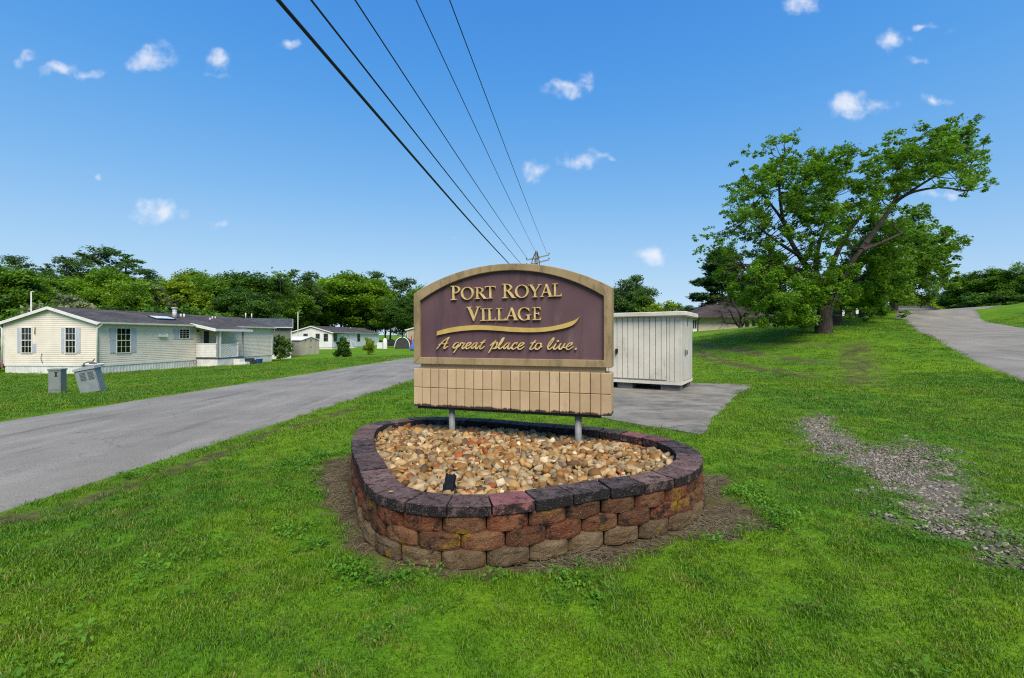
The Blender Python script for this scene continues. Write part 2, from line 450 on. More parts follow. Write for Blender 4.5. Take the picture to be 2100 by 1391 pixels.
# ------------------------------------------------------------------ materials of the setting
def lawn_material():
    m = NT('lawn')
    g = m.co('World')
    big = m.noise(g, 0.35, 4, 0.6); mid = m.noise(g, 2.6, 4, 0.6); fine = m.noise(g, 30.0, 4, 0.7)
    col = m.mix(m.ramp(big, .35, .65), (.072, .182, .007), (.130, .238, .006))
    col = m.mix(m.ramp(mid, .42, .68, 0, .5), col, (.145, .24, .008))
    col = m.mix(m.ramp(fine, .3, .72, .4, 1.0), m.mix(1.0, col, (.45, .5, .4), 'MULTIPLY'), col)
    soil = m.mix(m.ramp(m.noise(g, 9.0, 5, .65), .3, .7), (.046, .034, .017), (.105, .078, .042))
    soil = m.mix(m.ramp(m.noise(g, 2.2, 3, .6), .46, .62, 0, .8), soil, (.075, .085, .016))
    soil = m.mix(m.ramp(m.noise(g, 60, 3, .6), .62, .72, 0, .5), soil, (.27, .24, .18))
    gv = m.mix(m.ramp(m.noise(g, 45.0, 4, .7), .35, .65), (.07, .06, .045), (.17, .15, .12))
    col = m.mix(m.attr('dirt'), col, soil)
    col = m.mix(m.attr('gravel'), col, gv)
    m.color(col).rough(.9, .12)
    m.bump(m.math('ADD', m.noise(g, 22.0, 4, .7), m.math('MULTIPLY', m.noise(g, 4.0, 3), 1.5)), .7, .05)
    return m.m
def asphalt_material():
    m = NT('asphalt')
    g = m.co('World')
    base = m.mix(m.ramp(m.noise(g, .5, 4, .6), .3, .7), (.172, .158, .136), (.240, .221, .190))
    base = m.mix(m.ramp(m.noise(g, 2.0, 5, .65, (1.0, .18, 1.0)), .48, .68, 0, .65), base, (.265, .247, .215))
    base = m.mix(m.ramp(m.noise(g, .9, 5, .7, (2.2, .25, 1)), .55, .7, 0, .6), base, (.10, .093, .083))
    agg = m.noise(g, 95.0, 3, .8)
    base = m.mix(m.ramp(agg, .30, .70), m.mix(1.0, base, (.60, .60, .61), 'MULTIPLY'), m.mix(1.0, base, (1.28, 1.27, 1.26), 'MULTIPLY'))
    vo = m.n('ShaderNodeTexVoronoi', feature='DISTANCE_TO_EDGE'); vo.inputs['Scale'].default_value = .55
    dv = m.n('ShaderNodeVectorMath', operation='ADD'); m.l(g, dv.inputs[0])
    nn = m.n('ShaderNodeTexNoise'); m.l(g, nn.inputs['Vector']); nn.inputs['Scale'].default_value = 1.6; nn.inputs['Detail'].default_value = 5
    m.l(nn.outputs['Color'], dv.inputs[1]); m.l(dv.outputs[0], vo.inputs['Vector'])
    crack = m.math('MULTIPLY', m.ramp(vo.outputs['Distance'], .012, .0), m.ramp(m.noise(g, .8, 2), .48, .6))
    base = m.mix(m.math('MULTIPLY', crack, .45), base, (.05, .05, .05))
    edge = m.attr('edge')
    base = m.mix(m.math('MULTIPLY', m.ramp(m.math('ADD', edge, m.math('MULTIPLY', m.noise(g, 6.0, 4, .7), .8)), .95, 1.35), .7), base, (.12, .115, .09))
    m.color(base).rough(.85, .25)
    m.bump(agg, .35, .006)
    return m.m
def concrete_material():
    m = NT('concrete')
    g = m.co('World')
    c = m.mix(m.ramp(m.noise(g, 1.4, 5, .65), .3, .7), (.145, .132, .108), (.245, .225, .188))
    c = m.mix(m.ramp(m.noise(g, .8, 4, .7, (1, 2.5, 1)), .5, .68, 0, .7), c, (.075, .072, .066))
    c = m.mix(m.ramp(m.noise(g, 70, 3, .7), .3, .75), m.mix(1.0, c, (.75, .75, .75), 'MULTIPLY'), m.mix(1.0, c, (1.15, 1.15, 1.15), 'MULTIPLY'))
    m.color(c).rough(.85, .2).bump(m.noise(g, 60, 4, .7), .25, .004)
    return m.m
M_LAWN, M_ASPH, M_CONC = lawn_material(), asphalt_material(), concrete_material()

# ------------------------------------------------------------------ the ground sheet
def axis(lo, hi, a, b, step, g):
    v = list(np.arange(a, b, step))
    s, p = step, b
    while p < hi: v.append(p); s *= g; p += s
    v.append(hi)
    s, p, w = step, a, []
    while p > lo: s *= g; p -= s; w.append(max(p, lo))
    return np.array(w[::-1] + v)
gx = axis(-1500, 1500, -5.5, 5.5, .055, 1.032)
gy = axis(-80, 1800, 1.9, 8.0, .055, 1.03)
GX, GY = np.meshgrid(gx, gy)
x, y = GX.ravel(), GY.ravel()
z = zt(x, y)
far = np.hypot(x, y) < 40
d, g_ = np.zeros(x.shape), np.zeros(x.shape)
d[far], g_[far] = masks(x[far], y[far])
rd = np.full(x.shape, -9.0); m_ = np.hypot(x, y) < 170
rd[m_] = road_in(x[m_], y[m_])
z = z - .07 * sstep(.02, .4, rd)
sl = np.full(x.shape, -9.0); m_ = (np.abs(x - 4) < 6) & (np.abs(y - 11) < 6); sl[m_] = sdist(x[m_], y[m_], SLAB)
z = z - .06 * sstep(.02, .25, sl)
nearm = np.hypot(x, y - 4) < 14
z = z + np.where(nearm, (.012 * fnoise(x, y, 2.2, 3, 3) + .006 * fnoise(x, y, 11, 2, 4)) * sstep(-.1, -.5, np.maximum(rd, sl)), 0)
z = z - .022 * d * sstep(40, 20, np.hypot(x, y))
nx, ny = len(gx), len(gy)
idx = np.arange(nx * ny).reshape(ny, nx)
Q = np.stack([idx[:-1, :-1], idx[:-1, 1:], idx[1:, 1:], idx[1:, :-1]], -1).reshape(-1, 4)
gm = np_mesh('ground', np.stack([x, y, z], 1), Q, M_LAWN, True, {'dirt': d, 'gravel': g_})
tag(put('ground', gm), kind='structure')

def ribbon(name, A, B, mat, across=14, dz=.014, seed=0):
    n = len(A)
    vs, ed = [], []
    T = np.linspace(0, 1, across)
    for i in range(n):
        jitA = .085 * fnoise(np.array([A[i][0]]), np.array([A[i][1]]), 3.0, 4, seed)[0]; jitB = .085 * fnoise(np.array([B[i][0]]), np.array([B[i][1]]), 3.0, 4, seed + 1)[0]
        d_ = (B[i] - A[i]); L = np.linalg.norm(d_); d_ = d_ / L
        a, b = A[i] + d_ * jitA, B[i] + d_ * jitB
        for t in T:
            p = a + (b - a) * t
            vs.append((p[0], p[1], 0)); ed.append(1 - min(t, 1 - t) * L / .9)
    V = np.array(vs); V[:, 2] = zt(V[:, 0], V[:, 1]) + dz
    V = V.reshape(n, across, 3); V[:, 0, 2] -= .04; V[:, -1, 2] -= .04
    V[:, :, 2] += .02 * np.sin(np.linspace(0, math.pi, across))[None, :]
    idx = np.arange(n * across).reshape(n, across)
    Q = np.stack([idx[:-1, :-1], idx[:-1, 1:], idx[1:, 1:], idx[1:, :-1]], -1).reshape(-1, 4)[:, ::-1]
    me = np_mesh(name, V.reshape(-1, 3), Q, mat, True, {'edge': np.clip(np.array(ed), 0, 1)})
    return tag(put(name, me), kind='structure')
def refine(P, step):
    P = np.array(P); seg = np.hypot(*(P[1:] - P[:-1]).T); s = np.concatenate([[0], np.cumsum(seg)]); n = int(s[-1] / step)
    t = np.linspace(0, s[-1], n); return np.stack([np.interp(t, s, P[:, 0]), np.interp(t, s, P[:, 1])], 1)
def paired(A, B, n):
    f = lambda P: np.stack([np.interp(np.linspace(0, len(P) - 1, n), np.arange(len(P)), P[:, k]) for k in (0, 1)], 1)
    return f(A), f(B)
ribbon('road', *paired(*R1, 600), M_ASPH, seed=2)
ribbon('road', *paired(*R2, 420), M_ASPH, seed=4)

# concrete slab the cabinet stands on, its edge chipped and overgrown
sp = bez(SLAB, 10, True)
sp = np.array([p + .05 * np.array([fnoise(np.array([p[0]]), np.array([p[1]]), 5, 4, 5)[0], fnoise(np.array([p[0]]), np.array([p[1]]), 5, 4, 6)[0]]) for p in sp])
mb = MB(); n = len(sp)
zs = zt(sp[:, 0], sp[:, 1])
mb.add([(p[0], p[1], zz + .022) for p, zz in zip(sp, zs)] + [(p[0], p[1], zz - .08) for p, zz in zip(sp, zs)], [tuple(range(n))] + [(i, (i + 1) % n, n + (i + 1) % n, n + i) for i in range(n)])
tag(mb.build('concrete_slab', M_CONC), kind='structure')

# ------------------------------------------------------------------ geometry-node scatter for what nobody could count
def scatter(name, pts, rots, scl, which, protos, label=None, attrs=None):
    """one object of points; each point carries an instance of one of the proto meshes"""
    me = bpy.data.meshes.new(name)
    P = np.ascontiguousarray(pts, dtype=np.float32)
    me.vertices.add(len(P)); me.vertices.foreach_set('co', P.ravel())
    a = me.attributes.new('rot', 'FLOAT_VECTOR', 'POINT'); a.data.foreach_set('vector', np.ascontiguousarray(rots, dtype=np.float32).ravel())
    a = me.attributes.new('scl', 'FLOAT', 'POINT'); a.data.foreach_set('value', np.ascontiguousarray(scl, dtype=np.float32))
    a = me.attributes.new('which', 'INT', 'POINT'); a.data.foreach_set('value', np.ascontiguousarray(which, dtype=np.int32))
    for k, v in (attrs or {}).items():
        a = me.attributes.new(k, 'FLOAT', 'POINT'); a.data.foreach_set('value', np.ascontiguousarray(v, dtype=np.float32))
    c = bpy.data.collections.new(name + '_pieces')
    for i, pm in enumerate(protos):
        c.objects.link(bpy.data.objects.new(f'{name}_piece_{i:02d}', pm))
    g = bpy.data.node_groups.new(name, 'GeometryNodeTree')
    g.interface.new_socket('Geometry', in_out='INPUT', socket_type='NodeSocketGeometry')
    g.interface.new_socket('Geometry', in_out='OUTPUT', socket_type='NodeSocketGeometry')
    gi, go = g.nodes.new('NodeGroupInput'), g.nodes.new('NodeGroupOutput')
    ci = g.nodes.new('GeometryNodeCollectionInfo'); ci.inputs['Collection'].default_value = c
    ci.inputs['Separate Children'].default_value = True; ci.inputs['Reset Children'].default_value = True
    io = g.nodes.new('GeometryNodeInstanceOnPoints'); io.inputs['Pick Instance'].default_value = True
    def na(nm, t):
        n = g.nodes.new('GeometryNodeInputNamedAttribute'); n.data_type = t; n.inputs['Name'].default_value = nm
        return n.outputs['Attribute']
    g.links.new(gi.outputs[0], io.inputs['Points']); g.links.new(ci.outputs[0], io.inputs['Instance'])
    e2r = g.nodes.new('FunctionNodeEulerToRotation'); g.links.new(na('rot', 'FLOAT_VECTOR'), e2r.inputs[0]); g.links.new(e2r.outputs[0], io.inputs['Rotation'])
    g.links.new(na('scl', 'FLOAT'), io.inputs['Scale']); g.links.new(na('which', 'INT'), io.inputs['Instance Index'])
    g.links.new(io.outputs[0], go.inputs[0])
    o = put(name, me)
    md = o.modifiers.new('scatter', 'NODES'); md.node_group = g
    return tag(o, label, None, None, 'stuff')
# ------------------------------------------------------------------ raised bed: courses of split-face blocks under flat caps
def resample(P, n):
    P = np.vstack([P, P[:1]]); seg = np.hypot(*(P[1:] - P[:-1]).T); s = np.concatenate([[0], np.cumsum(seg)])
    t = np.linspace(0, s[-1], n, endpoint=False)
    return np.stack([np.interp(t, s, P[:, 0]), np.interp(t, s, P[:, 1])], 1), s[-1]
def offset_in(P, d):
    T = np.roll(P, -1, 0) - np.roll(P, 1, 0); T /= np.linalg.norm(T, axis=1)[:, None]
    N = np.stack([-T[:, 1], T[:, 0]], 1)            # the outline runs counter-clockwise: left of travel is inside
    return P + N * d
BED_R, BED_L = resample(BED, 900)
class Loop:
    def __init__(s, P):
        s.P = np.vstack([P, P[:1]]); seg = np.hypot(*(s.P[1:] - s.P[:-1]).T); s.s = np.concatenate([[0], np.cumsum(seg)]); s.L = s.s[-1]
    def at(s, t):
        t = t % s.L
        return np.array([np.interp(t, s.s, s.P[:, 0]), np.interp(t, s.s, s.P[:, 1])])

def block_material(name, c1, c2, c3, lich=.62, dark=.6):
    m = NT(name)
    g = m.co('World'); o = m.co('Object')
    r = m.rand()
    c = m.mix(m.ramp(m.noise(g, 7.0, 5, .65), .33, .68), c1, c2)
    c = m.mix(m.ramp(m.noise(g, 3.1, 4, .6), .5, .7, 0, .8), c, c3)
    c = m.mix(1.0, c, m.mix(r, (.72, .72, .74), (1.22, 1.16, 1.10)), 'MULTIPLY')
    c = m.mix(m.ramp(m.noise(g, 8.5, 6, .75), dark - .06, dark + .06, 0, .9), c, (.018, .016, .015))
    c = m.mix(m.ramp(m.noise(g, 4.3, 5, .65), lich, lich + .07, 0, .85), c, (.23, .13, .014))
    c = m.mix(m.ramp(m.noise(g, 110, 3, .6), .60, .70, 0, .55), c, (.36, .32, .25))
    m.color(c).rough(.92, .12)
    m.bump(m.math('ADD', m.noise(g, 38, 5, .7), m.math('MULTIPLY', m.noise(g, 140, 3, .7), .5)), 1.0, .022)
    return m.m
M_BLK = [block_material('block_earthy', (.115, .078, .042), (.185, .135, .08), (.13, .075, .04), .62, .62),
         block_material('block_brown', (.130, .052, .028), (.165, .088, .045), (.085, .042, .026), .59, .585),
         block_material('block_red', (.150, .045, .025), (.185, .075, .038), (.075, .035, .024), .61, .565)]
def cap_material(name, c1, c2, dark):
    m = NT(name)
    g = m.co('World')
    geo = m.n('ShaderNodeNewGeometry')
    c = m.mix(m.ramp(m.noise(g, 9.0, 5, .7), .35, .68), c1, c2)
    c = m.mix(1.0, c, m.mix(m.rand(), (.66, .66, .70), (1.25, 1.18, 1.16)), 'MULTIPLY')
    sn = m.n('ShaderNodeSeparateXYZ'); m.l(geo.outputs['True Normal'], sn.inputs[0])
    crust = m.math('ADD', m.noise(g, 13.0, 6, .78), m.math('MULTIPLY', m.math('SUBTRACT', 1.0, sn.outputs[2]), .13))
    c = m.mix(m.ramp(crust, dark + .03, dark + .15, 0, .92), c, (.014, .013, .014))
    c = m.mix(m.ramp(m.noise(g, 95, 4, .75), .57, .68, 0, .6), c, (.33, .27, .27))
    m.color(c).rough(.9, .15)
    m.bump(m.math('ADD', m.noise(g, 50, 5, .7), m.math('MULTIPLY', m.noise(g, 190, 3, .7), .6)), 1.0, .014)
    return m.m
M_CAP = cap_material('cap_weathered', (.098, .060, .056), (.170, .118, .108), .475)
M_CAP_RED = cap_material('cap_red', (.15, .058, .058), (.21, .10, .10), .50)
M_CAP_BLK = cap_material('cap_dark', (.055, .042, .042), (.115, .088, .086), .45)

bed = thing('retaining_wall', (0, 4.4, 0), 'low ring of weathered red-brown split blocks with dark purple caps around the sign', 'retaining wall')
BORG = np.array([0, 4.4, 0])
def split_block(seed, w=.30, h=.108, dep=.2):
    r = np.random.default_rng(seed)
    nx_, nz_ = 14, 6
    vs, fs = [], []
    b = r.uniform(.022, .040)
    ph = r.uniform(0, 6.28, 6)
    so = Vector(r.uniform(-50, 50, 3))
    for j in range(nz_ + 1):
        for i in range(nx_ + 1):
            u = i / nx_ * 2 - 1; v = j / nz_ * 2 - 1
            p_ = Vector((u * w / 2, 0, v * h / 2))
            f = mnoise.fractal(p_ * 22 + so, 1.0, 2.0, 4) * .0075 + mnoise.noise(p_ * 9 + so) * .006
            yy = -b * (1 - abs(u) ** 2.6) - f * (1 - abs(u) ** 8) + (.012 * abs(u) ** 12) + (.004 + .004 * r.uniform() if abs(v) == 1 else 0)
            zz = (v + 1) / 2 * h + (r.normal(0, .002) if 0 < j < nz_ else 0)
            vs.append((u * w / 2 * (1 if abs(u) < 1 else .992), yy, zz))
    id_ = lambda i, j: j * (nx_ + 1) + i
    for j in range(nz_):
        for i in range(nx_): fs.append((id_(i, j), id_(i + 1, j), id_(i + 1, j + 1), id_(i, j + 1)))
    k = len(vs)
    vs += [(-w * .34, dep, 0), (w * .34, dep, 0), (w * .34, dep, h), (-w * .34, dep, h)]
    fs += [tuple(id_(nx_ - i, 0) for i in range(nx_ + 1)) + (k, k + 1), tuple(id_(i, nz_) for i in range(nx_ + 1)) + (k + 2, k + 3), (k + 1, k, k + 3, k + 2)]
    fs += [tuple(id_(0, nz_ - j) for j in range(nz_ + 1)) + (k, k + 3), tuple(id_(nx_, j) for j in range(nz_ + 1)) + (k + 2, k + 1)]
    return vs, fs
BLOCKS = []
for sd_i in range(7):
    vs, fs = split_block(100 + sd_i)
    mb = MB(); mb.add(vs, fs, False)
    BLOCKS.append([mb.mesh('block', mm) if i == 0 else None for i, mm in enumerate(M_BLK)])
    for i in (1, 2):
        c_ = BLOCKS[-1][0].copy(); c_.materials.clear(); c_.materials.append(M_BLK[i]); BLOCKS[-1][i] = c_
CH = .108
for k in range(3):
    lp = Loop(offset_in(BED_R, .012 + .014 * k))
    n = int(round(lp.L / .298))
    w = lp.L / n
    for i in range(n):
        s0 = (i + (.5 if k % 2 else 0.07)) * w
        a, b, c = lp.at(s0 - w / 2), lp.at(s0 + w / 2), lp.at(s0)
        t = (b - a) / np.linalg.norm(b - a)
        mid = (a + b) / 2 * .5 + c * .5
        mi = (0 if random.random() < .75 else 1) if k == 0 else ((1 if random.random() < .65 else 2) if k == 1 else (2 if random.random() < .6 else 1))
        o = put('block', random.choice(BLOCKS)[mi], bed, (mid[0], mid[1] - 4.4, k * CH + .001 * k - .012), (random.uniform(-.02, .02), random.uniform(-.012, .012), math.atan2(t[1], t[0]) + random.uniform(-.03, .03)))
        o.scale = ((np.linalg.norm(b - a) - .007) / .30, 1, 1.0)
# caps, cut to the curve
outer = Loop(BED_R); inn = offset_in(BED_R, .225); 
n = int(round(outer.L / .305)); w = outer.L / n
ss = np.linspace(0, outer.L, 901)
def inner_at(s):
    f = (s % outer.L) / outer.L * 900
    i = int(f) % 900
    return inn[i] + (inn[(i + 1) % 900] - inn[i]) * (f - int(f))
CZ = 3 * CH - .004
for i in range(n):
    c0 = i * w + .06
    ga, gb = random.uniform(.003, .010), random.uniform(.003, .010)
    front = [outer.at(c0 - w / 2 + ga + (w - ga - gb) * t) for t in np.linspace(0, 1, 7)]
    back = [inner_at(c0 - w / 2 + ga + (w - ga - gb) * t) for t in (1, 0)]
    top = [np.append(p, 0) for p in front] + [np.append(p, 0) for p in back]
    cen = sum(front) / len(front)
    prnd = np.random.default_rng(i)
    for p in top[1:6]: p[:2] += prnd.normal(0, .0025, 2)
    bm = bmesh.new()
    th = .070 + prnd.normal(0, .002)
    vb = [bm.verts.new((p[0] - cen[0], p[1] - cen[1], 0)) for p in top]
    f = bm.faces.new(vb)
    bmesh.ops.recalc_face_normals(bm, faces=[f])
    ex = bmesh.ops.extrude_face_region(bm, geom=[f])
    for v in [e for e in ex['geom'] if isinstance(e, bmesh.types.BMVert)]: v.co.z += th
    bmesh.ops.recalc_face_normals(bm, faces=bm.faces)
    te = [e for e in bm.edges if all(v.co.z > th * .5 for v in e.verts)] + [e for e in bm.edges if abs(e.verts[0].co.z - e.verts[1].co.z) > .03 and len(e.link_faces) == 2 and e.calc_face_angle(0) > .6]
    bmesh.ops.bevel(bm, geom=te, offset=.006, segments=2, affect='EDGES', profile=.6)
    for v in bm.verts:
        if v.co.z > .01: v.co += Vector(prnd.normal(0, .0012, 3))
    me = bpy.data.meshes.new('cap_stone'); bm.to_mesh(me); bm.free()
    X, Y = cen
    red = (-.02 < X < .2 and Y < 3.4) or (abs(X - 1.52) < .17 and Y > 4.9)
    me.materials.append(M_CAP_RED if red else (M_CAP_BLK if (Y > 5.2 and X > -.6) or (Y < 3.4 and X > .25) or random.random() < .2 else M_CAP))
    put('cap_stone', me, bed, (X, Y - 4.4, CZ + prnd.uniform(0, .003)), (prnd.uniform(-.012, .012), prnd.uniform(-.012, .012), 0))

# ------------------------------------------------------------------ river stones filling the bed
def stone_material():
    m = NT('river_stone')
    g = m.co('World')
    c = m.attr('tint', out='Color')
    c = m.mix(m.ramp(m.noise(g, 24, 4, .6), .35, .7, 0, .5), c, m.mix(1.0, c, (.68, .60, .5), 'MULTIPLY'))
    c = m.mix(m.ramp(m.noise(g, 90, 3, .6), .58, .72, 0, .3), c, (.32, .27, .2))
    m.color(c).rough(.75, .2).bump(m.noise(g, 70, 4), .3, .005)
    return m.m
M_STONE = stone_material()
M_SOIL = simple('bed_soil', (.045, .034, .022), (.02, .016, .012), 9, .95, .1, .5, 60)
rocks = thing('river_stone_bed', (0, 4.4, .2), 'tan and orange river stones filling the raised bed below the sign', 'stones')
INN = offset_in(BED_R, .20)[::6]
mb = MB(); mb.add([(p[0], p[1] - 4.4, .085) for p in INN], [tuple(range(len(INN)))]); mb.build('soil', M_SOIL, rocks)
def stone_shape(r):
    """rounded box of 24 quads, squashed and skewed into a pebble"""
    vs, fs, key = [], [], {}
    def vid(p):
        if p not in key: key[p] = len(vs); vs.append(p)
        return key[p]
    R = (-1, 0, 1)
    for ax in range(3):
        for sg in (-1, 1):
            for a in (0, 1):
                for b in (0, 1):
                    q = []
                    for (da, db) in ((0, 0), (1, 0), (1, 1), (0, 1)):
                        p = [0, 0, 0]; p[ax] = sg; p[(ax + 1) % 3] = R[a + da]; p[(ax + 2) % 3] = R[b + db]; q.append(vid(tuple(p)))
                    fs.append(q if sg > 0 else q[::-1])
    V = np.array(vs, float)
    e = r.uniform(.25, .6)
    L = np.linalg.norm(V, axis=1)[:, None]
    V = V * (1 - e) * .78 + V / L * e
    V *= 1 + r.normal(0, .085, (len(V), 1))
    V[:, 0] += .18 * r.normal() * V[:, 1]; V *= np.array([r.uniform(.95, 1.35), r.uniform(.75, 1.0), r.uniform(.48, .78)])
    return V, np.array(fs)
PAL = [(.31, .195, .08), (.37, .25, .115), (.41, .30, .165), (.25, .135, .045), (.33, .165, .05), (.22, .095, .03), (.44, .36, .24), (.27, .215, .14), (.19, .15, .10), (.33, .265, .175), (.52, .47, .38), (.29, .085, .025), (.38, .225, .085), (.15, .09, .05)]
PW = np.array([2.6, 3.2, 3.4, 2, 2.0, 1.2, 3, 2.6, 1.6, 3.0, 1.2, .5, 2.4, 1.2]); PW /= PW.sum()
def tint_arr(r, n):
    c = np.array(PAL[r.choice(len(PAL), p=PW)]) * np.array([1.0, .93, .80]) * r.uniform(.55, 1.15)
    return np.tile(np.append(c, 1.0), (n, 1))
SR = np.random.default_rng(11)
shapes = []
for i in range(48):
    V, Q = stone_shape(SR)
    shapes.append((V, Q, np_mesh('stone', V, Q, M_STONE, True, {'tint': tint_arr(SR, len(V))})))
# positions: two jittered layers over the bed
cand = []
for layer, (zb, st) in enumerate(((.224, .066), (.261, .062), (.297, .058))):
    for yy in np.arange(2.9, 6.4, st * .87):
        for xx in np.arange(-2, 2, st):
            cand.append((xx + SR.normal(0, st * .28) + (layer * .02), yy + SR.normal(0, st * .28), zb, layer))
cand = np.array(cand)
ins = sdist(cand[:, 0], cand[:, 1], INN)
cand = cand[ins > .0]; ins = ins[ins > 0]
mound = .030 * sstep(.05, .6, ins) + .018 * fnoise(cand[:, 0], cand[:, 1], 4.0, 3, 9) - .02 * sstep(.1, 0, ins)
cand[:, 2] += mound + SR.normal(0, .009, len(cand))
size = np.clip(SR.lognormal(math.log(.0320), .36, len(cand)), .014, .062)
top = np.nonzero(cand[:, 3] == 2)[0]
vis = size[top] / cand[top, 1]                      # how large each shows
pick = set(top[np.argsort(-vis)[:300]].tolist())
SV, SQ, STn = [], [], []; nb = 0
for i, (xx, yy, zz, ly) in enumerate(cand):
    rot = (SR.normal(0, .45), SR.normal(0, .45), SR.uniform(0, 6.283))
    V, Q, me = shapes[SR.integers(len(shapes))]
    if i in pick:
        put('stone', me, rocks, (xx, yy - 4.4, zz - .2), rot, float(size[i]))
    else:
        from mathutils import Euler
        Rm = np.array(Euler(rot).to_matrix())
        SV.append((V * size[i]) @ Rm.T + np.array([xx, yy - 4.4, zz - .2])); SQ.append(Q + nb); STn.append(tint_arr(SR, len(V))); nb += len(V)
tag(put('stones', np_mesh('stones', np.vstack(SV), np.vstack(SQ), M_STONE, True, {'tint': np.vstack(STn)}), rocks), kind='stuff')

# ------------------------------------------------------------------ the sign
SL, SR_ = Vector((-1.197, 5.53, 0)), Vector((1.05, 4.80, 0))
SO = (SL + SR_) / 2; SDIR = (SR_ - SL).normalized(); SW = (SR_ - SL).length / 2
SRZ = math.atan2(SDIR.y, SDIR.x)
SN = Vector((-SDIR.y, SDIR.x, 0))
def S(px, py):
    """photo pixel -> (x, z) on the face of the sign"""
    dv = Vector(((px - CX) / F, 1.0, -(py - HZ) / F)); o = Vector((0, 0, EYE))
    t = (SO - o).dot(SN) / dv.dot(SN)
    p = o + dv * t
    return ((p - SO).dot(SDIR), p.z)

def stucco(name, c1, c2, stain, lo, hi, low_dirt=False):
    m = NT(name)
    g = m.co('World')
    c = m.mix(m.ramp(m.noise(g, 3.0, 5, .65), .32, .7), c1, c2)
    c = m.mix(m.ramp(m.noise(g, 5.0, 5, .7, (1, 1, .35)), lo, hi, 0, .55), c, stain)
    c = m.mix(1.0, c, m.mix(m.rand(), (.88, .87, .86), (1.08, 1.08, 1.08)), 'MULTIPLY')
    if low_dirt:                                         # black mildew creeping up from the bottom edge, in drips
        sp_ = m.n('ShaderNodeSeparateXYZ'); m.l(g, sp_.inputs[0])
        h = m.ramp(sp_.outputs[2], .655, .735, 1.0, 0.0)
        dr = m.noise(g, 14.0, 5, .7, (1, 1, .25))
        c = m.mix(m.math('MULTIPLY', m.ramp(m.math('ADD', m.math('MULTIPLY', h, .62), dr), .86, 1.04), .93), c, (.012, .011, .01))
    m.color(c).rough(.85, .2).bump(m.noise(g, 180, 3, .7), .25, .002)
    return m.m
M_FRAME = stucco('sign_frame_paint', (.260, .184, .095), (.320, .235, .132), (.09, .07, .045), .47, .66)
M_BRICKS = stucco('sign_brick_stucco', (.42, .295, .170), (.48, .345, .21), (.26, .185, .115), .56, .76, True)
M_GROOVE = stucco('sign_groove', (.26, .165, .085), (.20, .125, .065), (.05, .04, .03), .45, .7, True)
def panel_material():
    m = NT('sign_panel_maroon')
    g = m.co('World')
    c = m.mix(m.ramp(m.noise(g, 2.2, 4, .6), .3, .7), (.098, .052, .060), (.118, .066, .074))
    c = m.mix(m.ramp(m.noise(g, 3.2, 5, .7, (2.2, 2.2, .25)), .48, .70, 0, .7), c, (.055, .037, .042))
    c = m.mix(m.ramp(m.noise(g, 3.0, 4, .7, (1.5, 1.5, .4)), .54, .74, 0, .55), c, (.16, .125, .122))
    m.color(c).rough(.75, .25).bump(m.noise(g, 120, 3, .6, (.4, .4, 3)), .08, .002)
    return m.m
M_PANEL = panel_material()
M_GOLD = simple('sign_gold_paint', (.62, .46, .20), (.44, .31, .125), 14, .75, .2)
M_GOLD2 = simple('sign_gold_swoosh', (.50, .345, .10), (.42, .28, .08), 7, .55, .35)
M_POST = simple('sign_post_steel', (.23, .23, .22), (.31, .305, .29), 8, .6, .3, metal=.15)
sign = thing('welcome_sign', SO, 'maroon and tan arched monument sign reading Port Royal Village on two steel posts', 'sign', None, SRZ)
ZB, ZS, ZA = 1.167, 2.022, 2.326
def arch(hw, zs, za, zb, n=28):
    R = (hw * hw + (za - zs) ** 2) / (2 * (za - zs)); zc = za - R
    a = math.asin(hw / R)
    return [(-hw, zb)] + [(hw, zb)][:0] + [(R * math.sin(-a + 2 * a * i / n), zc + R * math.cos(-a + 2 * a * i / n)) for i in range(n + 1)] + [(hw, zb)]
fo = arch(SW, ZS, ZA, ZB); fi = arch(SW - .082, ZS - .095, ZA - .078, ZB + .08)
mb = MB()
mb.strip(fo + fo[:1], fi + fi[:1], 0.0, .245)
fr = mb.build('frame', M_FRAME, sign)
bv = fr.modifiers.new('bevel', 'BEVEL'); bv.width = .006; bv.segments = 2; bv.limit_method = 'ANGLE'; bv.angle_limit = .9
mb = MB(); fp = arch(SW - .075, ZS - .088, ZA - .072, ZB + .073); mb.prism(fp, .038, .205); mb.build('panel', M_PANEL, sign)
mb = MB(); mb.box((-SW + .075, .045, 1.10), (SW - .075, .20, 1.175)); mb.build('neck', M_BRICKS, sign)
PZ0, PZ1, PZM = .655, 1.110, .884
core = MB(); core.box((-SW + .012, .014, PZ0 + .004), (SW - .012, .236, PZ1 - .004)); core.build('pedestal', M_GROOVE, sign)
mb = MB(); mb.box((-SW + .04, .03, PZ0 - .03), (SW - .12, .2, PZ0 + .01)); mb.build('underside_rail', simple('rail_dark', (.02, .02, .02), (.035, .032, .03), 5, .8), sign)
NB = 21; bw = 2 * SW / NB
def brick_mesh(w, dep, h):
    bm = bmesh.new(); bmesh.ops.create_cube(bm, size=1.0)
    for v in bm.verts: v.co = Vector((v.co.x * w, v.co.y * dep + dep / 2, v.co.z * h))
    bmesh.ops.bevel(bm, geom=[e for e in bm.edges if any(v.co.y < .001 for v in e.verts)], offset=.004, segments=1, affect='EDGES')
    me = bpy.data.meshes.new('brick'); bm.to_mesh(me); bm.free(); me.materials.append(M_BRICKS); return me
for (z0, z1) in ((PZ0, PZM - .003), (PZM + .003, PZ1)):
    mid = brick_mesh(bw - .009, .02, z1 - z0); end = brick_mesh(bw - .006, .25, z1 - z0)
    for i in range(NB):
        put('brick', end if i in (0, NB - 1) else mid, sign, (-SW + (i + .5) * bw, random.uniform(0, .002), (z0 + z1) / 2))
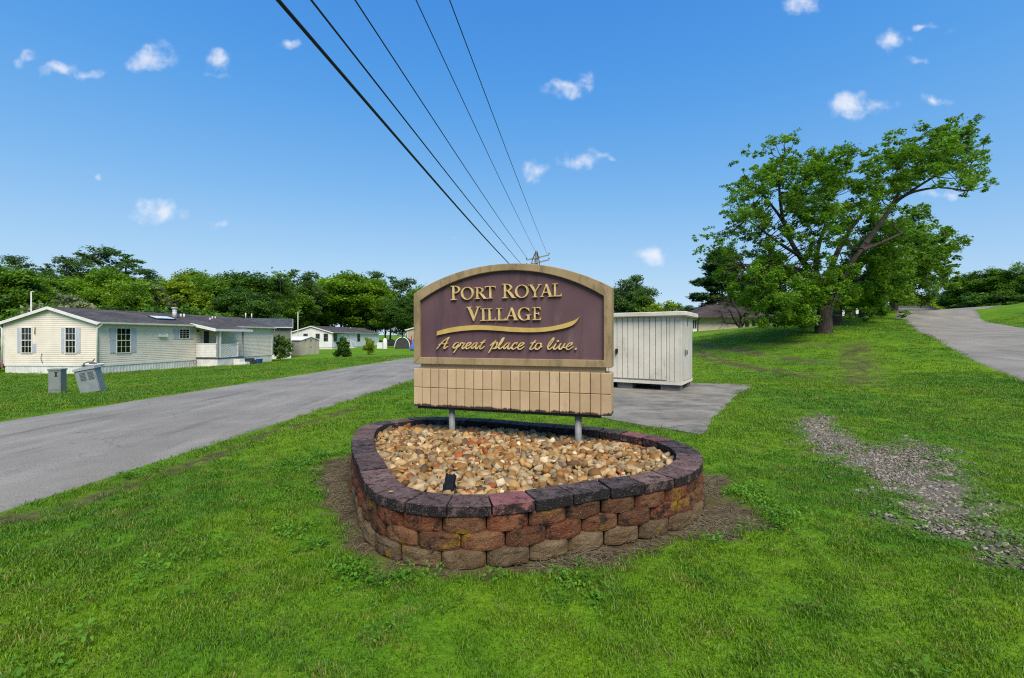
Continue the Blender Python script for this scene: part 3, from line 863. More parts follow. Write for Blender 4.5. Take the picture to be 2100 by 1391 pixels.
for px in (918, 1182):
    x0 = S(px, 870)[0]
    mb = MB(); mb.tube([(x0, .12, .15), (x0, .12, PZ0 - .02)], .037, 18); mb.build('post', M_POST, sign)

# lettering: raised gold capitals
def rect(a, b, c, d): return [(a, b), (c, b), (c, d), (a, d)]
def ell(cx, cy, rx, ry, t0, t1, n=20): return [(cx + rx * math.cos(math.radians(t0 + (t1 - t0) * i / n)), cy + ry * math.sin(math.radians(t0 + (t1 - t0) * i / n))) for i in range(n + 1)]
def bowl(cx, cy, rx, ry, t0, t1, thick, thin): return ('S', ell(cx, cy, rx, ry, t0, t1), ell(cx, cy, rx - thick, ry - thin, t0, t1))
GL = {
 'P': (.66, [rect(.12, 0, .245, 1), rect(0, 0, .40, .05), rect(0, .95, .2, 1), bowl(.26, .73, .40, .27, -90, 90, .125, .05)]),
 'R': (.94, [rect(.12, 0, .245, 1), rect(0, 0, .38, .05), rect(0, .95, .2, 1), bowl(.26, .74, .40, .26, -90, 90, .125, .05), [(.34, .50), (.50, .50), (.88, 0), (.68, 0)], rect(.66, 0, .94, .045)]),
 'O': (.94, [bowl(.47, .5, .47, .52, 0, 360, .13, .05)]),
 'T': (.82, [rect(.35, 0, .475, .97), rect(.0, .94, .82, 1), [(0, .94), (.06, .94), (.015, .80)], [(.76, .94), (.82, .94), (.805, .80)], rect(.21, 0, .61, .05)]),
 'Y': (.92, [rect(.40, 0, .525, .48), [(.05, 1), (.23, 1), (.54, .46), (.40, .40)], [(.44, .42), (.50, .40), (.86, 1), (.77, 1)], rect(-.02, .955, .32, 1), rect(.68, .955, .94, 1), rect(.27, 0, .65, .05)]),
 'A': (.96, [[(.07, 0), (.15, 0), (.47, .86), (.45, 1.0)], [(.40, 1.02), (.52, 1.02), (.89, 0), (.70, 0)], rect(.22, .33, .70, .39), rect(0, 0, .26, .045), rect(.60, 0, .97, .045)]),
 'L': (.70, [rect(.12, 0, .245, 1), rect(0, .95, .39, 1), rect(0, 0, .67, .065), [(.58, .065), (.67, .065), (.70, .25)]]),
 'V': (.92, [[(.06, 1), (.25, 1), (.52, .14), (.46, -.02)], [(.43, -.02), (.50, -.02), (.84, 1), (.75, 1)], rect(0, .955, .36, 1), rect(.65, .955, .94, 1)]),
 'I': (.38, [rect(.12, 0, .245, 1), rect(0, 0, .38, .05), rect(0, .95, .38, 1)]),
 'G': (.96, [bowl(.47, .5, .47, .52, 48, 318, .135, .055), rect(.70, .03, .85, .42), rect(.58, .385, .96, .435), [(.70, .93), (.80, .95), (.82, .70)]]),
 'E': (.70, [rect(.12, 0, .245, 1), rect(0, .94, .62, 1), rect(.25, .475, .50, .535), rect(0, 0, .66, .06), [(.54, .94), (.62, .94), (.64, .78)], [(.57, .06), (.66, .06), (.70, .24)], rect(.475, .40, .515, .61)])}
def letter(ch, px0, px1, pyt, pyb):
    """raised capital filling a measured box on the panel"""
    (xa, zb), (xb, zt_) = S(px0, pyb), S(px1, pyt)
    zb = (S(px0, pyb)[1] + S(px1, pyb)[1]) / 2; zt_ = (S(px0, pyt)[1] + S(px1, pyt)[1]) / 2
    w, parts = GL[ch]
    fx = lambda p: (xa + p[0] / w * (xb - xa), zb + p[1] * (zt_ - zb))
    mb = MB()
    for k, p in enumerate(parts):
        y0 = .012 + k * .0005
        if p[0] == 'S': mb.strip([fx(q) for q in p[1]], [fx(q) for q in p[2]], y0, .0385)
        else: mb.prism([fx(q) for q in p], y0, .0385)
    mb.build('letter', M_GOLD, sign)
def c4(x, y): return (860 + x / 5.8333, 570 + y / 5.8333)
for ch, x0, x1, y0, y1 in (('P', 368, 478, 93, 263), ('O', 490, 642, 110, 258), ('R', 658, 802, 110, 250), ('T', 778, 902, 98, 245), ('R', 985, 1150, 68, 241), ('O', 1138, 1302, 83, 235), ('Y', 1303, 1452, 78, 231), ('A', 1440, 1592, 74, 226), ('L', 1588, 1700, 66, 220),
                           ('V', 557, 722, 345, 512), ('I', 722, 792, 366, 513), ('L', 805, 908, 365, 510), ('L', 918, 1028, 362, 509), ('A', 1020, 1176, 358, 507), ('G', 1172, 1330, 354, 507), ('E', 1348, 1452, 350, 504)):
    letter(ch, *(c4(x0, 0)[0], c4(x1, 0)[0], c4(0, y0)[1], c4(0, y1)[1]))
# the flourish under the name
tp = bez([S(*c4(*p)) for p in ((205, 640), (330, 605), (480, 580), (650, 567), (830, 570), (1000, 583), (1200, 595), (1400, 597), (1550, 585), (1700, 555), (1830, 515), (1885, 487), (1915, 465))], 4)
bt = bez([S(*c4(*p)) for p in ((200, 690), (350, 657), (500, 635), (650, 624), (800, 624), (960, 634), (1110, 646), (1300, 651), (1480, 645), (1650, 620), (1780, 588), (1860, 545), (1913, 470))], 4)
mb = MB(); mb.strip([tuple(p) for p in tp], [tuple(p) for p in bt], .012, .0385); mb.build('flourish', M_GOLD2, sign)
# brush-script line, each letter traced as strokes
SCR = [
 [[(50, 412), (110, 340), (165, 270), (250, 185), (388, 90)], [(385, 95), (335, 190), (288, 280), (250, 360), (262, 395), (300, 375), (345, 338)], [(105, 288), (180, 265), (270, 268), (350, 243)]],
 [[(635, 235), (570, 247), (512, 310), (500, 368), (540, 385), (590, 340), (648, 275)], [(650, 268), (610, 360), (560, 440), (508, 508)], [(595, 372), (650, 340), (705, 295)]],
 [[(690, 305), (715, 242), (760, 252), (812, 250)], [(812, 250), (770, 310), (740, 370), (757, 400), (800, 372), (855, 320)]],
 [[(852, 340), (920, 310), (965, 270), (950, 235), (890, 257), (850, 322), (845, 380), (880, 402), (930, 372), (995, 318)]],
 [[(1160, 240), (1090, 247), (1022, 310), (990, 370), (1012, 395), (1060, 360), (1142, 270)], [(1157, 238), (1112, 330), (1105, 390), (1132, 402), (1180, 352), (1235, 305)]],
 [[(1362, 165), (1300, 230), (1232, 340), (1215, 385), (1242, 407), (1290, 382), (1337, 340)], [(1235, 242), (1290, 226), (1355, 224)]],
 [[(1642, 182), (1590, 265), (1530, 380), (1455, 515)], [(1495, 325), (1550, 268), (1600, 222)], [(1585, 300), (1640, 232), (1682, 240), (1672, 310), (1622, 380), (1555, 397)], [(1555, 402), (1640, 392), (1715, 340)]],
 [[(1715, 355), (1790, 262), (1850, 160), (1862, 108), (1830, 130), (1770, 230), (1727, 330), (1737, 397), (1782, 392), (1865, 325)]],
 [[(2030, 243), (1960, 250), (1892, 310), (1860, 370), (1882, 400), (1930, 367), (2012, 272)], [(2027, 243), (1982, 330), (1975, 395), (2007, 407), (2062, 362), (2105, 325)]],
 [[(2200, 288), (2214, 240), (2165, 245), (2108, 300), (2078, 370), (2108, 412), (2168, 392), (2252, 328)]],
 [[(2250, 345), (2328, 322), (2394, 272), (2384, 240), (2318, 257), (2258, 332), (2248, 390), (2290, 417), (2350, 392), (2412, 343)]],
 [[(2724, 172), (2668, 240), (2598, 350), (2573, 400), (2600, 422), (2650, 397), (2712, 343)], [(2585, 252), (2658, 237), (2722, 224)]],
 [[(2838, 248), (2768, 262), (2718, 330), (2713, 390), (2758, 417), (2818, 387), (2863, 322), (2863, 267), (2828, 245)], [(2858, 345), (2900, 345)]],
 [[(3055, 375), (3138, 272), (3198, 172), (3214, 112), (3183, 130), (3108, 232), (3058, 322), (3053, 392), (3088, 417), (3148, 382), (3222, 328)]],
 [[(3278, 258), (3228, 340), (3208, 390), (3234, 417), (3288, 387), (3352, 325)], [(3305, 210), (3342, 182)]],
 [[(3410, 252), (3358, 340), (3358, 402), (3398, 412), (3458, 352), (3498, 292), (3508, 258)], [(3465, 360), (3518, 372), (3565, 345)]],
 [[(3558, 352), (3638, 322), (3704, 272), (3698, 240), (3628, 262), (3568, 332), (3558, 397), (3608, 422), (3668, 392), (3738, 342)]],
 [[(3786, 420), (3828, 392)]]]
for gl in SCR:
    mb = MB()
    for k, st in enumerate(gl):
        P = bez([S(890 + x / 13.125, 685 + y / 13.125) for x, y in st], 5)
        T = np.gradient(P, axis=0); T /= np.linalg.norm(T, axis=1)[:, None]
        N = np.stack([-T[:, 1], T[:, 0]], 1)
        q = np.linspace(0, 1, len(P))
        hw = .0066 * (.62 + .5 * np.abs(T[:, 1]) ** .7) * (1 - .45 * (2 * np.abs(q - .5)) ** 6)
        if len(st) == 2: hw = hw * 1.5
        mb.strip([tuple(p) for p in P + N * hw[:, None]], [tuple(p) for p in P - N * hw[:, None]], .014 + k * .0006, .0385)
    mb.build('letter', M_GOLD, sign)

# ------------------------------------------------------------------ flood light and fallen leaf in the bed
lt = thing('landscape_floodlight', (-.475, 3.42, .335), 'small black finned floodlight standing in the river stones', 'floodlight', None, math.radians(-14))
M_BLKM = simple('black_metal', (.006, .007, .011), (.012, .014, .02), 20, .8, .15)
lt.scale = (.82, .82, .82)
LM = Matrix.Rotation(math.radians(-26), 4, 'X')
mb = MB(); mb.box((-.045, -.02, .0), (.045, .02, .15), LM)
hs = mb.build('housing', M_BLKM, lt); bv = hs.modifiers.new('bevel', 'BEVEL'); bv.width = .006; bv.segments = 2
for xx in (-.037, .037):
    mb = MB(); mb.box((xx - .007, -.034, .004), (xx + .007, -.0205, .156), LM); mb.build('fin', M_BLKM, lt)
mb = MB(); mb.box((-.044, .0205, .01), (.044, .026, .15), LM); mb.build('lens', simple('lamp_glass', (.25, .27, .28), None, 5, .15, .5), lt)
mb = MB(); mb.bar((-.058, 0, -.04), (-.058, .02, .06), .006, .016); mb.bar((.058, 0, -.04), (.058, .02, .06), .006, .016); mb.bar((-.061, 0, -.04), (.061, 0, -.04), .016, .006); mb.build('bracket', M_BLKM, lt)
mb = MB(); mb.tube([(0, 0, -.14), (0, 0, -.04)], [.004, .012], 8); mb.build('stake', M_BLKM, lt)
mb = MB()
lp_ = [(-.022, 0), (-.012, .009), (.004, .011), (.018, .006), (.024, 0), (.016, -.008), (0, -.011), (-.014, -.008)]
mb.add([(a, b, .002 + .12 * a * a * 10 * .3 + .004 * (abs(b) > .007)) for a, b in lp_] + [(0, 0, 0)], [(i, (i + 1) % 8, 8) for i in range(8)], True)
lf = mb.build('fallen_leaf', simple('leaf_yellow', (.36, .36, .08), (.28, .25, .05), 60, .6))
_p = gr(802, 1010, .402); lf.location = (_p.x, _p.y, .4045); lf.rotation_euler = (0, 0, .3)
tag(lf, 'small yellow-green fallen leaf lying on a dark cap stone', 'leaf')
# ------------------------------------------------------------------ homes
M_WHITE = simple('white_trim', (.68, .66, .63), (.58, .565, .54), 3, .5, .4)
M_SKIRT = simple('skirting_white', (.66, .64, .61), (.52, .50, .47), 2.2, .6, .3)
M_CREAM = simple('siding_cream', (.70, .62, .525), (.63, .555, .465), 1.2, .6, .3)
M_WHSID = simple('siding_white', (.70, .69, .67), (.62, .61, .60), 1.2, .6, .3)
M_GRSID = simple('siding_grey_green', (.155, .16, .135), (.125, .13, .11), 1.2, .7, .2)
M_SHUT = simple('shutter_lavender', (.43, .44, .49), (.37, .38, .43), 4, .6, .3)
M_CURT = simple('curtain', (.46, .47, .48), (.13, .14, .14), 1.0, .9, .1, stretch=(9, 9, .4), lo=.4, hi=.6)
M_GUT = simple('gutter_white', (.56, .55, .54), (.46, .455, .45), 3, .45, .4)
M_DARK = simple('dark_opening', (.012, .012, .012), (.02, .02, .018), 4, .5, .3)
def shingles(name, c1, c2, c3):
    m = NT(name)
    g = m.co('World'); o = m.co('Object')
    c = m.mix(m.ramp(m.noise(g, .5, 4, .65), .35, .65), c1, c2)
    br = m.n('ShaderNodeTexBrick'); m.l(o, br.inputs['Vector']); br.inputs['Scale'].default_value = 1.0
    br.inputs['Brick Width'].default_value = .32; br.inputs['Row Height'].default_value = .14; br.inputs['Mortar Size'].default_value = .008
    br.inputs['Color1'].default_value = (.75, .75, .75, 1); br.inputs['Color2'].default_value = (1.25, 1.25, 1.25, 1); br.inputs['Mortar'].default_value = (.5, .5, .5, 1)
    c = m.mix(1.0, c, br.outputs['Color'], 'MULTIPLY')
    c = m.mix(m.ramp(m.noise(g, .7, 5, .7, (1, .5, 1)), .52, .72, 0, .7), c, c3)
    m.color(c).rough(.9, .15).bump(m.noise(g, 25, 3, .7), .4, .01)
    return m.m
M_ROOF = shingles('roof_shingles', (.056, .051, .051), (.080, .073, .072), (.118, .107, .104))
M_ROOF2 = shingles('roof_slate_blue', (.055, .062, .072), (.075, .082, .092), (.045, .05, .058))
def glass_material():
    m = NT('window_glass')
    m.color((.02, .024, .026)).rough(.06, .5)
    gl = m.n('ShaderNodeBsdfGlossy'); gl.inputs['Roughness'].default_value = .05; gl.inputs['Color'].default_value = (.9, .9, .9, 1)
    tr = m.n('ShaderNodeBsdfTransparent'); tr.inputs['Color'].default_value = (.92, .94, .94, 1)
    fr = m.n('ShaderNodeFresnel'); fr.inputs['IOR'].default_value = 1.5
    mx = m.n('ShaderNodeMixShader'); m.l(fr.outputs[0], mx.inputs[0]); m.l(tr.outputs[0], mx.inputs[1]); m.l(gl.outputs[0], mx.inputs[2]); m.l(mx.outputs[0], m.out.inputs['Surface'])
    return m.m
M_GLASS = glass_material()

class Home:
    """gabled mobile home; local x along the length, y across the width, z up from the lawn; the corner at the origin is the one by the camera"""
    def __init__(s, name, loc, rz, L, W, zs, ze, zr, siding, roofm, label, skirt=M_SKIRT, over=.22, group=None, cat='mobile home', lap=.115):
        s.o = thing(name, loc, label, cat, group, rz)
        s.L, s.W, s.zs, s.ze, s.zr, s.sid = L, W, zs, ze, zr, siding
        slope = (zr - ze) / (W / 2)
        mb = MB()
        mb.box((.02, .02, zs), (L - .02, W - .02, ze - .02))
        mb.add([(.02, .02, ze - .02), (.02, W - .02, ze - .02), (.02, W / 2, zr - .03), (L - .02, .02, ze - .02), (L - .02, W - .02, ze - .02), (L - .02, W / 2, zr - .03)], [(0, 1, 2), (3, 5, 4), (0, 2, 5, 3), (1, 4, 5, 2)])
        def lapw(P, Q, z0, z1, d=.014):
            pass
        z = zs
        while z < zr - .06:
            z1 = min(z + lap, zr - .03)
            def span(zz):
                if zz <= ze - .02: return 0.0, W
                q = (zz - ze + .02) / slope
                return q, W - q
            if z < ze - .03:
                zz1 = min(z1, ze - .02)
                for y0, sg in ((0, -1), (W, 1)):
                    A, B = (y0 + sg * .018, y0 + sg * .004)
                    mb.add([(0, A, z), (L, A, z), (L, B, zz1), (0, B, zz1), (0, y0 - sg * .01, z), (L, y0 - sg * .01, z)], [(0, 1, 2, 3), (4, 5, 1, 0)])
            (a0, b0), (a1, b1) = span(z), span(z1)
            if b1 > a1:
                for x0, sg in ((0, -1), (L, 1)):
                    A, B = (x0 + sg * .018, x0 + sg * .004)
                    mb.add([(A, a0, z), (A, b0, z), (B, b1, z1), (B, a1, z1), (x0 - sg * .01, a0, z), (x0 - sg * .01, b0, z)], [(0, 1, 2, 3), (4, 5, 1, 0)])
            z += lap
        s.wall = mb.build('siding', siding, s.o)
        # skirting: vertical ribbed sheet with a top rail
        mb = MB()
        def ribs(fn, n):
            vs, fs = [], []
            for i in range(n * 4 + 1):
                d = (0, .012, .012, 0)[i % 4]
                vs += [fn(i / (n * 4), d, -.25), fn(i / (n * 4), d, zs - .01)]
            for i in range(n * 4): fs.append((2 * i, 2 * i + 2, 2 * i + 3, 2 * i + 1))
            mb.add(vs, fs)
        ribs(lambda t, d, z: (t * L, .01 - d, z), int(L / .2)); ribs(lambda t, d, z: (.01 - d, t * W, z), int(W / .2)); ribs(lambda t, d, z: (L - .01 + d, t * W, z), int(W / .2)); ribs(lambda t, d, z: (t * L, W - .01 + d, z), int(L / .2))
        mb.build('skirting', skirt, s.o)
        mb = MB(); mb.box((-.03, -.03, zs - .10), (L + .03, W + .03, zs - .004)); mb.build('skirting_rail', M_WHITE, s.o)
        # roof slabs
        mb = MB(); th = .07
        ov = over
        for sg in (0, 1):
            ya, yb = (-ov, W / 2) if sg == 0 else (W + ov, W / 2)
            za = ze - ov * slope
            vs = []
            for x in (-ov * .8, L + ov * .8):
                vs += [(x, ya, za), (x, yb, zr), (x, yb, zr + th), (x, ya, za + th)]
            mb.add(vs, [(0, 1, 2, 3), (4, 7, 6, 5), (0, 4, 5, 1), (3, 2, 6, 7), (0, 3, 7, 4)])
        s.roof = mb.build('roof', roofm, s.o)
        s.slope = slope
        # white rake boards, fascias with gutter
        mb = MB()
        for x in (-ov * .8 - .012, L + ov * .8 + .012):
            for ya in (-ov - .01, W + ov + .01):
                mb.bar((x, ya, ze - ov * slope - .03), (x, W / 2, zr - .02), .025, .16)
        for ya in (-ov - .02, W + ov + .02):
            mb.bar((-ov * .8, ya, ze - ov * slope + .0), (L + ov * .8, ya, ze - ov * slope), .04, .13)
        mb.build('fascia', M_WHITE, s.o)
        mb = MB()
        for ya, sg in ((-ov - .042, -1), (W + ov + .042, 1)):
            mb.bar((-ov * .8, ya + sg * .05, ze - ov * slope + .02), (L + ov * .8, ya + sg * .05, ze - ov * slope + .02), .1, .09)
        mb.build('gutter', M_GUT, s.o)
        for x in (0, L):
            for y in (0, W):
                mb = MB()
                mb.box((x - .045 if x == 0 else x - .03, y - .045 if y == 0 else y - .03, zs), (x + .03 if x == 0 else x + .045, y + .03 if y == 0 else y + .045, ze - .03))
                mb.build('corner_trim', M_WHITE, s.o)
    def fbox(s, mb, face, u0, u1, d0, d1, z0, z1):
        if face == 'long': return mb.box((u0, -d1, z0), (u1, -d0, z1))
        return mb.box((-d1, u0, z0), (-d0, u1, z1))
    def window(s, face, u0, u1, z0, z1, cols=3, rows=2, mull=True, curtain=True, trim=M_WHITE, dark=False):
        t = .045
        mb = MB()
        for a in ((u0 - t, u0, z0 - t, z1 + t), (u1, u1 + t, z0 - t, z1 + t), (u0, u1, z0 - t, z0), (u0, u1, z1, z1 + t)):
            s.fbox(mb, face, a[0], a[1], .0, .06, a[2], a[3])
        w = mb.build('window', trim, s.o)
        if mull:
            zm = (z0 + z1) / 2
            mb = MB(); s.fbox(mb, face, u0 + .001, u1 - .001, .024, .054, zm - .022, zm + .022)
            mb.build('sash_rail', trim, w)
            mb = MB()
            for zz0, zz1 in ((z0 + .001, zm - .023), (zm + .023, z1 - .001)):
                for i in range(1, cols):
                    x = u0 + (u1 - u0) * i / cols; s.fbox(mb, face, x - .009, x + .009, .026, .038, zz0, zz1)
                for j in range(1, rows):
                    z = zz0 + (zz1 - zz0) * j / rows; s.fbox(mb, face, u0 + .002, u1 - .002, .028, .036, z - .009, z + .009)
            mb.build('muntin', trim, w)
        elif cols > 1 or rows > 1:
            mb = MB()
            for i in range(1, cols):
                x = u0 + (u1 - u0) * i / cols; s.fbox(mb, face, x - .010, x + .010, .026, .038, z0 + .001, z1 - .001)
            for j in range(1, rows):
                z = z0 + (z1 - z0) * j / rows; s.fbox(mb, face, u0 + .002, u1 - .002, .028, .036, z - .010, z + .010)
            mb.build('muntin', trim, w)
        mb = MB(); s.fbox(mb, face, u0 + .0005, u1 - .0005, .0222, .0242, z0, z1); mb.build('pane', M_GLASS, w)
        mb = MB(); s.fbox(mb, face, u0, u1, .0192, .0205, z0, z1); mb.build('curtain', M_DARK if dark else M_CURT, w)
        return w
    def shutter(s, face, u0, u1, z0, z1):
        mb = MB(); s.fbox(mb, face, u0, u1, .0, .035, z0, z1)
        zm = (z0 + z1) / 2
        for a, b in ((z0 + .05, zm - .03), (zm + .03, z1 - .05)):
            s.fbox(mb, face, u0 + .04, u1 - .04, .0355, .042, a, b)
        mb.build('shutter', M_SHUT, s.o)
    def spout(s, pts, r=.045, name='downspout', mat=M_GUT):
        mb = MB(); mb.tube(pts, r, 8); mb.build(name, mat, s.o)

def solve_u(px, C, e):
    """distance along direction e from C (plan) that the column px shows"""
    k = (px - CX) / F
    return (k * C[1] - C[0]) / (e[0] - k * e[1])

# ---- cream home on the left
C1 = (-23.14, 25.4); E1 = np.array((.1065, .9943)); G1 = np.array((-.9943, .1065)); Z1 = -.60
RZ1 = math.atan2(E1[1], E1[0])
h1 = Home('mobile_home', (C1[0], C1[1], Z1), RZ1, 15.4, 5.9, .52, 2.90, 3.72, M_CREAM, M_ROOF, 'cream mobile home with lavender shutters and a grey shingle roof across the road')
lu = lambda px: solve_u(px, C1, E1); gu = lambda px: solve_u(px, C1, G1)
def zat(py, Y): return EYE - (py - HZ) / F * Y - Z1
for a, b, sh in ((66, 46, [(44.5, 36.5, 0), (75, 67.5, 1)]), (156, 136, [(134.5, 126.5, 0), (166, 157.5, 0)])):
    h1.window('gable', gu(a), gu(b), zat(723.5, 25.7), zat(672.5, 25.7), 3, 2)
    for q, r, half in sh: h1.shutter('gable', gu(q), gu(r), zat(724, 25.7), zat(704.5 if half else 673, 25.7))
uA, uB = lu(238.5), lu(266); Yw = C1[1] + E1[1] * (uA + uB) / 2
h1.window('long', uA, uB, zat(723, Yw), zat(674, Yw), 3, 2)
h1.shutter('long', lu(224), lu(236.5), zat(724, Yw), zat(674, Yw)); h1.shutter('long', lu(268), lu(278.5), zat(724, Yw), zat(674, Yw))
uA, uB = lu(367.5), lu(387); Yw = C1[1] + E1[1] * (uA + uB) / 2
h1.window('long', uA, uB, zat(693.5, Yw), zat(676, Yw), 3, 4, False, dark=True)
h1.shutter('long', lu(355.5), lu(366), zat(696, Yw), zat(674.5, Yw)); h1.shutter('long', lu(388.5), lu(396), zat(696, Yw), zat(674.5, Yw))
# dryer hood, downspouts, hanging hose, dangling wall bracket
Yv = C1[1] + lu(331)
mb = MB(); h1.fbox(mb, 'long', lu(325), lu(338), .0, .16, zat(691, Yv), zat(687, Yv)); h1.fbox(mb, 'long', lu(324), lu(325), .0, .18, zat(691, Yv), zat(685, Yv)); h1.fbox(mb, 'long', lu(338), lu(339), .0, .18, zat(691, Yv), zat(685, Yv)); mb.build('vent_hood', M_WHITE, h1.o)
h1.spout([(-.05, -.32, 2.86), (-.05, -.32, 2.75), (-.08, -.09, 2.55), (-.08, -.09, .06)])
h1.spout([(-.05, 6.22, 2.86), (-.05, 6.22, 2.75), (-.08, 5.99, 2.55), (-.08, 5.99, .3)])
h1.spout([(15.4, -.32, 2.86), (15.45, -.2, 2.6), (15.46, -.07, 2.4), (15.46, -.07, .5)])
u = gu(88); h1.spout([(-.05, u, zat(725, 25.7)), (-.07, u + .05, zat(735, 25.7)), (-.05, u - .03, zat(745, 25.7))], .012, 'wall_cable', M_DARK)
u = gu(74); h1.spout([(-.05, u, zat(671, 25.7)), (-.07, u, zat(678, 25.7)), (-.05, u + .02, zat(686, 25.7))], .018, 'shutter_bracket', simple('rust', (.22, .11, .05), (.12, .06, .03), 20, .9))
# roof fittings
def on_roof(hm, x, y): return Vector((x, y, hm.ze + (y if y < hm.W / 2 else hm.W - y) * hm.slope + .07))
def pipe(hm, x, y, h, r, cap=0.0, mat=M_GUT, name='vent_pipe'):
    p = on_roof(hm, x, y); mb = MB(); mb.tube([p - Vector((0, 0, .1)), p + Vector((0, 0, h))], r, 12)
    if cap: mb.tube([p + Vector((0, 0, h + .004)), p + Vector((0, 0, h + .07))], [r * 1.5, r * 1.5], 12); mb.tube([p + Vector((0, 0, h * .72)), p + Vector((0, 0, h * .8))], r * 1.12, 12)
    mb.build(name, mat, hm.roof)
pipe(h1, 7.0, 1.75, .62, .14, 1, name='chimney')
pipe(h1, 7.7, 1.9, .25, .06); pipe(h1, 8.05, 1.95, .25, .06); pipe(h1, 10.0, 1.5, .16, .05); pipe(h1, 10.6, 1.8, .22, .04); pipe(h1, 11.4, 2.2, .12, .05)
p = on_roof(h1, 5.4, 1.2); mb = MB(); A = math.atan(h1.slope)
MR = Matrix.Translation(p) @ Matrix.Rotation(A, 4, 'X'); mb.box((-.75, -.35, -.02), (.75, .35, .07), MR); sk = mb.build('skylight', M_DARK, h1.roof)
mb = MB(); mb.box((-.69, -.29, .072), (.69, .29, .10), MR); mb.build('skylight_dome', simple('skylight_plastic', (.62, .68, .72), (.45, .5, .54), 2, .3, .5), h1.roof)
# porch under a low lean-to roof
M_DECK = simple('porch_deck', (.06, .065, .075), (.035, .04, .05), 6, .8, .2)
M_GPOST = simple('porch_post_grey', (.30, .31, .31), (.22, .225, .22), 6, .7, .2)
t0, t1, pd = 6.86, 9.55, 1.68
mb = MB(); mb.box((t0, -pd, .50), (t1, -.03, .58)); mb.build('porch_floor', M_DECK, h1.o)
mb = MB(); mb.box((t0 + .03, -pd + .03, -.2), (t0 + 1.9, -.05, .495)); mb.build('porch_skirting', M_SKIRT, h1.o)
mb = MB(); zf, zw = 2.52, 2.92
mb.add([(t0 - .35, .06, zw), (t1 + .75, .06, zw), (t1 + .75, -pd - .12, zf), (t0 - .35, -pd - .12, zf), (t0 - .35, .06, zw + .09), (t1 + .75, .06, zw + .09), (t1 + .75, -pd - .12, zf + .09), (t0 - .35, -pd - .12, zf + .09)], [(0, 3, 2, 1), (4, 5, 6, 7), (0, 1, 5, 4), (1, 2, 6, 5), (2, 3, 7, 6), (3, 0, 4, 7)])
mb.build('porch_roof', M_ROOF, h1.o)
mb = MB(); mb.bar((t0 - .365, .1, zw + .02), (t0 - .365, -pd - .15, zf + .02), .03, .2); mb.bar((t0 - .37, -pd - .155, zf + .02), (t1 + .77, -pd - .155, zf + .02), .06, .16); mb.build('porch_fascia', M_WHITE, h1.o)
for x, mm in ((t0 + .06, M_GPOST), (t1 - .05, M_GPOST), (t0 + .30, M_WHITE)):
    mb = MB(); mb.box((x - .055, -pd + .0, .58), (x + .055, -pd + .11, zf + .03)); mb.build('porch_post', mm, h1.o)
mb = MB(); 
for k in range(8): mb.box((t0 - .004, -pd + .12, .62 + k * .115), (t0 + .02, -.03, .62 + k * .115 + .108))
mb.box((t0 - .02, -pd + .05, 1.55), (t0 + .05, -.03, 1.60)); mb.build('porch_side_rail', M_WHITE, h1.o)
mb = MB(); x0, x1 = t0 + .38, t0 + 2.05; zb, ztp = .62, 1.5
n = 12
for k in range(-n, n + 1):
    for sg in (1, -1):
        pts = []
        # diagonal strips clipped to the panel
        c = x0 + (k + .5) * (x1 - x0) / n
        a_, b_ = (c, zb), (c + sg * (ztp - zb), ztp)
        def clip(p, q):
            (xa, za), (xb, zbb) = p, q
            ts = [0, 1]
            lo, hi = 0.0, 1.0
            dx = xb - xa
            for bound, s2 in ((x0, 1), (x1, -1)):
                if abs(dx) < 1e-9: continue
                t = (bound - xa) / dx
                if (dx > 0) == (s2 > 0): lo = max(lo, t)
                else: hi = min(hi, t)
            return lo, hi
        lo, hi = clip(a_, b_)
        if hi > lo:
            P = lambda t: (a_[0] + (b_[0] - a_[0]) * t, -pd + .05 + .008 * sg, a_[1] + (b_[1] - a_[1]) * t)
            mb.bar(P(lo), P(hi), .012, .05)
mb.box((x0 - .05, -pd + .02, zb - .05), (x1 + .05, -pd + .08, zb - .002)); mb.box((x0 - .05, -pd + .02, ztp + .002), (x1 + .05, -pd + .08, ztp + .05)); mb.box((x0 - .05, -pd + .021, zb), (x0, -pd + .079, ztp)); mb.box((x1, -pd + .021, zb), (x1 + .07, -pd + .079, ztp + .15))
mb.build('lattice', M_WHITE, h1.o)
ud0, ud1 = lu(417), lu(427)
mb = MB(); h1.fbox(mb, 'long', ud0 - .1, ud1 + .1, .0, .05, .56, 2.60); dr = mb.build('door', M_WHITE, h1.o)
mb = MB(); h1.fbox(mb, 'long', ud0, ud1, .051, .06, .62, 2.48); mb.build('storm_glass', M_DARK, dr)
mb = MB(); mb.tube([Vector((lu(404), -.14, zat(679, 33))), Vector((lu(404), -.02, zat(679, 33)))], .07, 10); mb.build('porch_lamp', M_DARK, h1.o)
def wpt(hm, x, y, z=0.0):
    return hm.o.matrix_basis @ Vector((x, y, z))
st = thing('porch_steps', wpt(h1, t0 + 2.0, -pd - .1, 0), 'dark blue-grey steps in front of the cream home porch', 'steps', None, RZ1)
for k in range(3):
    mb = MB(); mb.box((.0, -.62 + .26 * k, -.2), (1.6, -.62 + .26 * (k + 1) - .004, .14 + .13 * k)); mb.build('step', M_DECK, st)
mb = MB(); mb.box((-.5, -.5, -.2), (-.03, .05, .42)); mb.box((-.5, -.9, -.2), (-.03, -.504, .2)); mb.build('step_side', M_SKIRT, st)
bn = thing('blue_crate', wpt(h1, t0 + 3.05, -pd - 1.0, .02), 'bright blue plastic box beside the porch steps', 'box', None, RZ1)
M_BLUE = simple('blue_plastic', (.02, .06, .17), (.015, .045, .13), 8, .5, .4)
